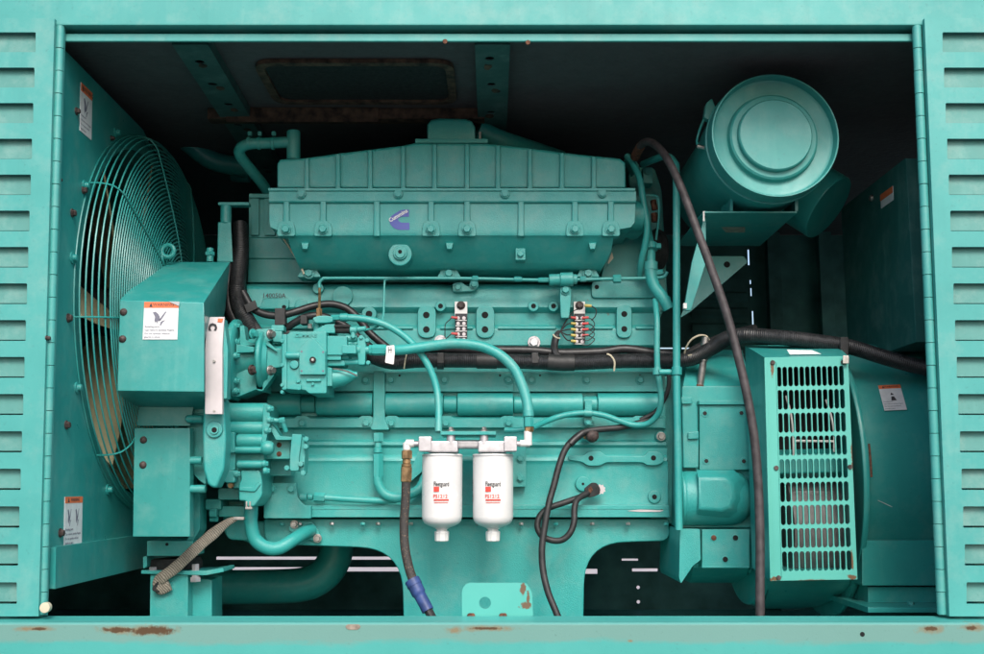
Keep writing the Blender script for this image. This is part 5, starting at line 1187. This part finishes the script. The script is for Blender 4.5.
part('sensor_body', lambda b: (cyl(b, P(700, 386.5, .49), P(703.8, 358, .48), .0090, .001, 14), cyl(b, P(703.2, 361, .478), P(704.5, 348, .476), .0112, .001, 14), cyl(b, P(704.3, 349.5, .476), P(705.5, 337, .474), .0100, .001, 14)), 'steel', sn)
part('collar', lambda b: (cyl(b, P(703.4, 356, .478), P(703.7, 353.2, .478), .0108, .001, 14)), 'brass', sn)
part('wire', lambda b: tube(b, tp([(684, 356, .49), (686, 348, .475), (691, 340, .465), (699, 335.5, .46), (706, 336, .465), (709, 340, .472)]), .0024, 8), 'cream_wire', sn)
part('base_nut', lambda b: hexfit(b, [(699.7, 388, .49, 700.1, 385, .49, 5, 6)]), 'rust', sn)
# ------------------------------------------------------------------ generator
gn = thing('generator', 'large teal round bodied generator with a slotted vent cover at the right', 'generator')
def xdisc(b, x0, x1, cy, cz, r, bev=.006, n=64): cyl(b, V(x0, cy, cz), V(x1, cy, cz), r, bev, n)
part('adapter_ring', lambda b: xdisc(b, .640, .664, .62, CZ + .00, .300), parent=gn)
part('stator_drum', lambda b: xdisc(b, .665, .845, .62, CZ + .005, .19), 'winding', gn)
part('end_ring', lambda b: xdisc(b, .850, .866, .66, CZ + .03, .365), SP, gn)
part('rear_drum', lambda b: xdisc(b, .867, 1.45, .66, CZ + .045, .325), SP, gn)
part('rust_streak', lambda b: tube(b, [V(.868, .66 - .366 * math.cos(a), CZ + .03 + .366 * math.sin(a)) for a in [R(v) for v in (10, 4, -2)]], .0025, 6), 'rust', gn)
# terminal box with slotted cover
cov = [(764.5, 357.5), (848, 356), (857.5, 579.5), (770.5, 581)]
part('vent_box', lambda b: frus(b, cov, .2305, [(742, 345.5), (834, 344.5), (842, 560), (751, 562)], .42, .002), SP, gn) if False else None
def f(b):   # open-fronted box : four walls
    inn = [(767, 360.5), (845, 359), (854, 576), (773, 577.5)]
    bk = [(745, 345.5), (836, 344.5), (840, 566), (752, 568)]; bki = [(748, 349), (833, 348), (837, 562), (755, 564)]
    F = [P(*p, .2305) for p in cov]; I = [P(*p, .2305) for p in inn]; K = [P(*p, .42) for p in bk]; J = [P(*p, .42) for p in bki]
    vF, vI, vK, vJ = [[b.verts.new(q) for q in l] for l in (F, I, K, J)]
    for i in range(4):
        j = (i + 1) % 4
        b.faces.new((vF[i], vF[j], vI[j], vI[i])); b.faces.new((vF[i], vK[i], vK[j], vF[j])); b.faces.new((vI[i], vI[j], vJ[j], vJ[i])); b.faces.new((vK[i], vJ[i], vJ[j], vK[j]))
vb = part('vent_box', f, SP, gn)
ko = NT('grille_paint'); ko.l(ko.mix(ko.ramp(ko.noise(3, 5), .3, .7), (.065, .38, .32, 1), (.10, .46, .39, 1)), ko.b.inputs['Base Color']); ko.b.inputs['Roughness'].default_value = .42
def gs(px, py, rx, rz): q = P(px, py, .225); return (q.x, q.z, rx, rz)
rust_spots(ko, [gs(772, 368, .004, .022), gs(774, 579, .012, .005), gs(852, 577, .012, .007), gs(853, 455, .005, .035), gs(852, 560, .003, .03), gs(815, 580.5, .05, .002)], (.13, .075, .035, 1), .1, 80)
u2 = lambda u, v: (cov[0][0] * (1 - u) * (1 - v) + cov[1][0] * u * (1 - v) + cov[2][0] * u * v + cov[3][0] * (1 - u) * v, cov[0][1] * (1 - u) * (1 - v) + cov[1][1] * u * (1 - v) + cov[2][1] * u * v + cov[3][1] * (1 - u) * v)
holes = []; cells = []
U0, U1 = 11.5 / 85, 80.5 / 85
for rI in range(9):
    v0 = (9.5 + rI * 23.05) / 223; v1 = v0 + 20.0 / 223
    if rI == 4: pass
    for cI in range(12):
        uc = U0 + (U1 - U0) * (cI + .5) / 12; hw_ = .0280; hv = hw_ * 85 / 223; l = []
        for k in range(5): a = math.pi * (1 + k / 4); l.append(u2(uc + hw_ * math.cos(a), v0 + hv + hv * math.sin(a)))
        for k in range(5): a = math.pi * (k / 4); l.append(u2(uc + hw_ * math.cos(a), v1 - hv + hv * math.sin(a)))
        holes.append(l); cells.append(((U0 + (U1 - U0) * cI / 12, U0 + (U1 - U0) * (cI + 1) / 12, v0 - 1.5 / 223, v0 + 21.55 / 223), l))
def f(b):
    def fb(loop, hl=None):
        lp = [[P(p[0], p[1], .224) for p in l] for l in ([loop] + ([hl] if hl else []))]
        al = [q for l in lp for q in l]; tr = tessellate_polygon([[Vector((q.x, q.z, 0)) for q in l] for l in lp])
        F = [b.verts.new(q) for q in al]; K = [b.verts.new(q + V(0, .0055, 0)) for q in al]
        for t in tr: b.faces.new([F[i] for i in t]); b.faces.new([K[i] for i in t[::-1]])
        if hl:
            n0 = len(loop); n1 = len(hl)
            for i in range(n1): a, c = n0 + i, n0 + (i + 1) % n1; b.faces.new((F[a], K[a], K[c], F[c]))
        return F, K
    for (ua, ub, va, vb_), l in cells: fb([u2(ua, va), u2(ub, va), u2(ub, vb_), u2(ua, vb_)], l)
    vt, vm = cells[0][0][2], cells[-1][0][3]
    uu = [U0 + (U1 - U0) * i / 12 for i in range(13)]; vv = sorted(set(round(c[0][2], 6) for c in cells)) + [vm]
    fb([u2(0, 0), u2(1, 0), u2(1, vt)] + [u2(u, vt) for u in uu[::-1]] + [u2(0, vt)])
    fb([u2(0, vm)] + [u2(u, vm) for u in uu] + [u2(1, vm), u2(1, 1), u2(0, 1)])
    fb([u2(0, vt)] + [u2(uu[0], v) for v in vv] + [u2(0, vm)]); fb([u2(uu[-1], vt), u2(1, vt), u2(1, vm)] + [u2(uu[-1], v) for v in vv[::-1][:-1]])
    bmesh.ops.remove_doubles(b, verts=b.verts, dist=.00003)
    bd = [e for e in b.edges if e.is_boundary]
    bmesh.ops.bridge_loops(b, edges=bd)
vc = part('vent_cover', f, 'grille_paint', gn, sharp=50)
part('cover_edge', lambda b: (poly(b, [(764.3, 357.4), (767, 357.4), (773.0, 581.2), (770.2, 581.2)], .2215, .006, .001), poly(b, [(776, 362), (777, 362), (782.5, 577), (781.5, 577)], .2222, .004, .0005)), 'grille_paint', vc)
for (x, y) in ((773, 362.5), (776.5, 468), (850.5, 467), (779, 578), (843.5, 362)): part('screw', lambda b: boss(b, x, y, .2205, 2.4, .006, .001, 12), 'red_bolt', vc)
ins = part('inner_bar', lambda b: frus(b, [(774, 455), (850, 453), (850, 472), (775, 474)], .300, [(774, 450), (850, 448), (850, 478), (775, 480)], .34, .004), SP, gn)
part('winding_pack', lambda b: lathe(b, V(.68, .42, CZ - .10), V(.83, .42, CZ - .10), [(0, .08), (.01, .12), (.14, .12), (.15, .08)], 32), 'winding', gn)
part('winding_end', lambda b: (poly(b, rr(790, 490, 838, 512, 8), .33, .06, .008), poly(b, rr(790, 530, 826, 556, 8), .33, .06, .008)), 'winding', gn)
part('box_shade_sheet', lambda b: poly(b, [(752, 352), (836, 351), (840, 560), (758, 560)], .40, .006, 0), 'hole', gn)  # near-black sheet added as the painted shade behind the slots
part('lacing', lambda b: (tube(b, tp([(794, 441, .275), (833, 441.5, .275)]), .0028, 8), tube(b, tp([(786, 396, .30), (791, 415, .28), (793, 434, .275), (793.5, 456, .275)]), .0024, 8), tube(b, tp([(826, 400, .30), (831, 415, .28), (834, 434, .275), (834, 452, .275)]), .0024, 8)), 'pale_lacing', gn)
part('paper_note', lambda b: frus(b, [(790, 354.5), (821, 354), (812, 350.5), (787, 350)], .25, [(790, 354.2), (821, 353.7), (812, 350.2), (787, 349.7)], .2515, 0), 'label_white', gn, label='white paper note lying on the vent box top')
# feet / base box
part('foot_box', lambda b: poly(b, fil([(862, 540.5), (1010, 540.5), (1010, 586), (862, 586)], [5, 0, 0, 2]), .34, .5, .004), SP, gn)
part('foot_base', lambda b: (poly(b, [(868, 587), (1010, 587), (1010, 607), (868, 607)], .355, .5, .002), poly(b, [(868, 607.5), (1010, 607.5), (1010, 613), (868, 613)], .25, .5, .002)), SP, gn)
part('foot_bolt', lambda b: hexfit(b, [(911, 608, .30, 911, 602, .30, 3.5, 6)]), SP, gn)
part('belly_shell', lambda b: rows(b, [(570, .40, 768, 850), (583, .42, 769, 850), (592, .47, 768, 844), (600, .54, 766, 834), (606, .63, 764, 820), (609, .75, 760, 800)], .9), SP, gn)
# sticker on the drum: lies on the curved front
A = P(877, 385.5, .36 ); rt = (P(899, 384.5, .36) - A)
def drum_pt(px, py):
    u = (px - 492) / FPX; v = (327 - py) / FPX; d = V(u, CT - v * ST, ST + v * CT); o = V(0, -CD, CZ); cy_, cz_ = .66, CZ + .045
    a = d.y ** 2 + d.z ** 2; bb = 2 * ((o.y - cy_) * d.y + (o.z - cz_) * d.z); c = (o.y - cy_) ** 2 + (o.z - cz_) ** 2 - .3255 ** 2
    t = (-bb - math.sqrt(bb * bb - 4 * a * c)) / (2 * a); return o + d * t
a0, a1, a2 = drum_pt(877.5, 386), drum_pt(899.5, 385), drum_pt(884, 411)
sticker(gn, a0 + V(0, -.003, 0), a1 - a0, (a0 - a2) , (a1 - a0).length, (a0 - a2).length, .14, person=True)
part('scratch', lambda b: tube(b, [drum_pt(878 + 14 * t, 500.5 + 6.5 * t) for t in (0, .5, 1)], .0009, 5), 'pale_lacing', gn)
# ------------------------------------------------------------------ air cleaner
al = thing('air_cleaner', 'big round teal air cleaner canister mounted high at the right', 'air cleaner')
FC = P(775.5, 134.8, .20); BC = V(FC.x - .015, .72, FC.z - .01)
rF = 64.5 * mpp(.20, 137)
AX = (BC - FC).normalized()
can = part('canister', lambda b: lathe(b, FC + AX * .045, BC, [(0, rF - .006), (.01, rF - .004), (.12, rF - .004), (.125, rF - .010), (.20, rF - .010), (.44, rF - .012), (.46, rF - .03)], 64), SP, al)
lid = part('end_cap', lambda b: lathe(b, FC, BC, [(-.004, 0), (-.004, .0), (-.004, rF * .555), (-.001, rF * .575), (.010, rF * .585), (.0105, rF * .66), (.014, rF * .69), (.024, rF * .70), (.027, rF * .715), (.024, rF * .90), (.020, rF * .945), (.002, rF * .962), (.0, rF * .972), (.0, rF * .99), (.003, rF), (.042, rF + .001), (.046, rF - .003)], 72, False), 'filter_paint', al)
part('clamp_band', lambda b: lathe(b, FC + AX * .046, BC, [(0, rF - .002), (.002, rF + .003), (.012, rF + .003), (.014, rF - .002)], 64, False), SP, al)
part('wing_clamp', lambda b: (poly(b, fil([(706, 103), (712, 98), (716, 108), (709, 120), (704, 117)], 2), .27, .02, .002), tube(b, tp([(704, 119, .28), (699, 132, .30), (697, 143, .30), (702, 148, .29)]), .003, 8)), SP, al)
part('clamp_bolt', lambda b: (cyl(b, P(697, 146, .29), P(706, 148, .29), .005, .001, 12)), 'steel', al)
part('bottom_nozzle', lambda b: frus(b, [(755, 209), (771, 209), (769, 198), (763, 196)], .33, [(755, 209), (771, 209), (769, 198), (763, 196)], .36, .002), SP, al)
bk = part('support_plate', lambda b: (poly(b, [(703, 211.2), (797, 211.2), (797, 212.8), (703, 212.8)], .30, .36, .0004)), SP, al)
zsh = P(750, 212.8, .30).z - .0006
def shelf_pt(px, py, dz=0):
    u = (px - 492) / FPX; v = (327 - py) / FPX; d = V(u, CT - v * ST, ST + v * CT); return V(0, -CD, CZ) + d * ((zsh + dz - CZ) / d.z)
kx = plain('exposed_hole', (.62, .55, .42), .7, var=.2, scale=40)
part('slot_window', lambda b: prism3(b, [shelf_pt(*p) for p in ((721, 227), (745, 227), (745, 232.5), (726, 232.5))], [shelf_pt(*p, .0004) for p in ((721, 227), (745, 227), (745, 232.5), (726, 232.5))], 0), 'faded_band', al, label='pale slot in the hanging plate')
part('saddle_leg', lambda b: (poly(b, rr(730, 195, 733, 211, .3), .31, .10, .0005), poly(b, rr(795, 195, 798, 211, .3), .31, .10, .0005)), SP, al)
part('side_gusset', lambda b: poly(b, [(703, 213.5), (703, 222), (692, 262), (684, 310), (691, 310), (706, 262), (706, 213.5)], .335, .01, .001), SP, al)
part('rear_gusset', lambda b: poly(b, fil([(704, 256), (744, 256), (748, 262), (690, 312), (680, 318), (684, 308)], 2), .58, .004, .001), SP, al); hole(727, 264.5, .58, 2.8, al)
part('plate_edge', lambda b: poly(b, rr(703, 211, 704.6, 221, .2), .297, .003, 0), 'pale_lacing', al)
part('white_cap', lambda b: poly(b, rr(683.5, 303, 687, 308.5, .5), .33, .01, .001), 'white_plastic', al)
ed = thing('intake_duct', 'teal duct elbow behind the air cleaner pointing down to the right', 'duct')
part('duct_tube', lambda b: lathe(b, P(775, 175, .62), P(838, 214, .45), [(-.02, .08), (.0, .0885), (.16, .0885), (.17, .085)], 40), SP, ed) if False else part('duct_tube', lambda b: cyl(b, P(770, 172, .60), P(829, 208, .52), .090, .004, 40), SP, ed)
part('duct_neck', lambda b: cyl(b, P(735, 215, .70), P(790, 178, .60), .078, .02, 32), SP, ed)
# control box on the right
cb = thing('control_box', 'dark teal steel box high at the far right behind the door edge', 'control box')
part('box_shell', lambda b: wbox(b, .99, 1.5, .30, .78, CZ + .33, CZ + .775, .004), 'box_paint', cb)
def cbp(px, py):
    u = (px - 492) / FPX; v = (327 - py) / FPX; d = V(u, CT - v * ST, ST + v * CT); return V(0, -CD, CZ) + d * (.9898 / d.x)
A_, B_ = cbp(893, 186), cbp(880.5, 191)
b = B(); hq = .035; y0_, y1_ = min(A_.y, B_.y), max(A_.y, B_.y); z0_ = A_.z
wbox(b, .9888, .9898, y0_, y1_, z0_ - hq, z0_); wl = O('warning_label', b, 'label_white', cb)
b = B(); wbox(b, .9878, .9888, y0_, y1_, z0_ - hq * .45, z0_); O('orange_header', b, 'label_orange', wl)
q = cbp(872, 198); b = B(); lathe(b, q, q - V(1, 0, 0), [(0, .009), (.006, .008), (.008, 0)], 16); O('bolt', b, 'steel', cb)
# ------------------------------------------------------------------ origins: things at their base, parts at their own centre
def finalize():
    roots = [o for o in COL.objects if o.parent is None and o.type in ('MESH', 'EMPTY') and o.get('kind') != 'structure']
    def desc(o):
        r = [o]
        for c in o.children: r += desc(c)
        return r
    def bbox(l):
        vs = [v.co for o in l if o.type == 'MESH' for v in o.data.vertices]
        return (Vector([min(v[i] for v in vs) for i in range(3)]), Vector([max(v[i] for v in vs) for i in range(3)]))
    def fix(o, porg, base):
        lo, hi = bbox(desc(o)); org = Vector(((lo.x + hi.x) / 2, (lo.y + hi.y) / 2, lo.z if base else (lo.z + hi.z) / 2))
        if o.type == 'MESH': o.data.transform(Matrix.Translation(-org))
        kids = list(o.children)
        o.location = org - porg
        for c in kids: fix(c, org, False)
    for r in roots: fix(r, Vector((0, 0, 0)), True)
finalize()
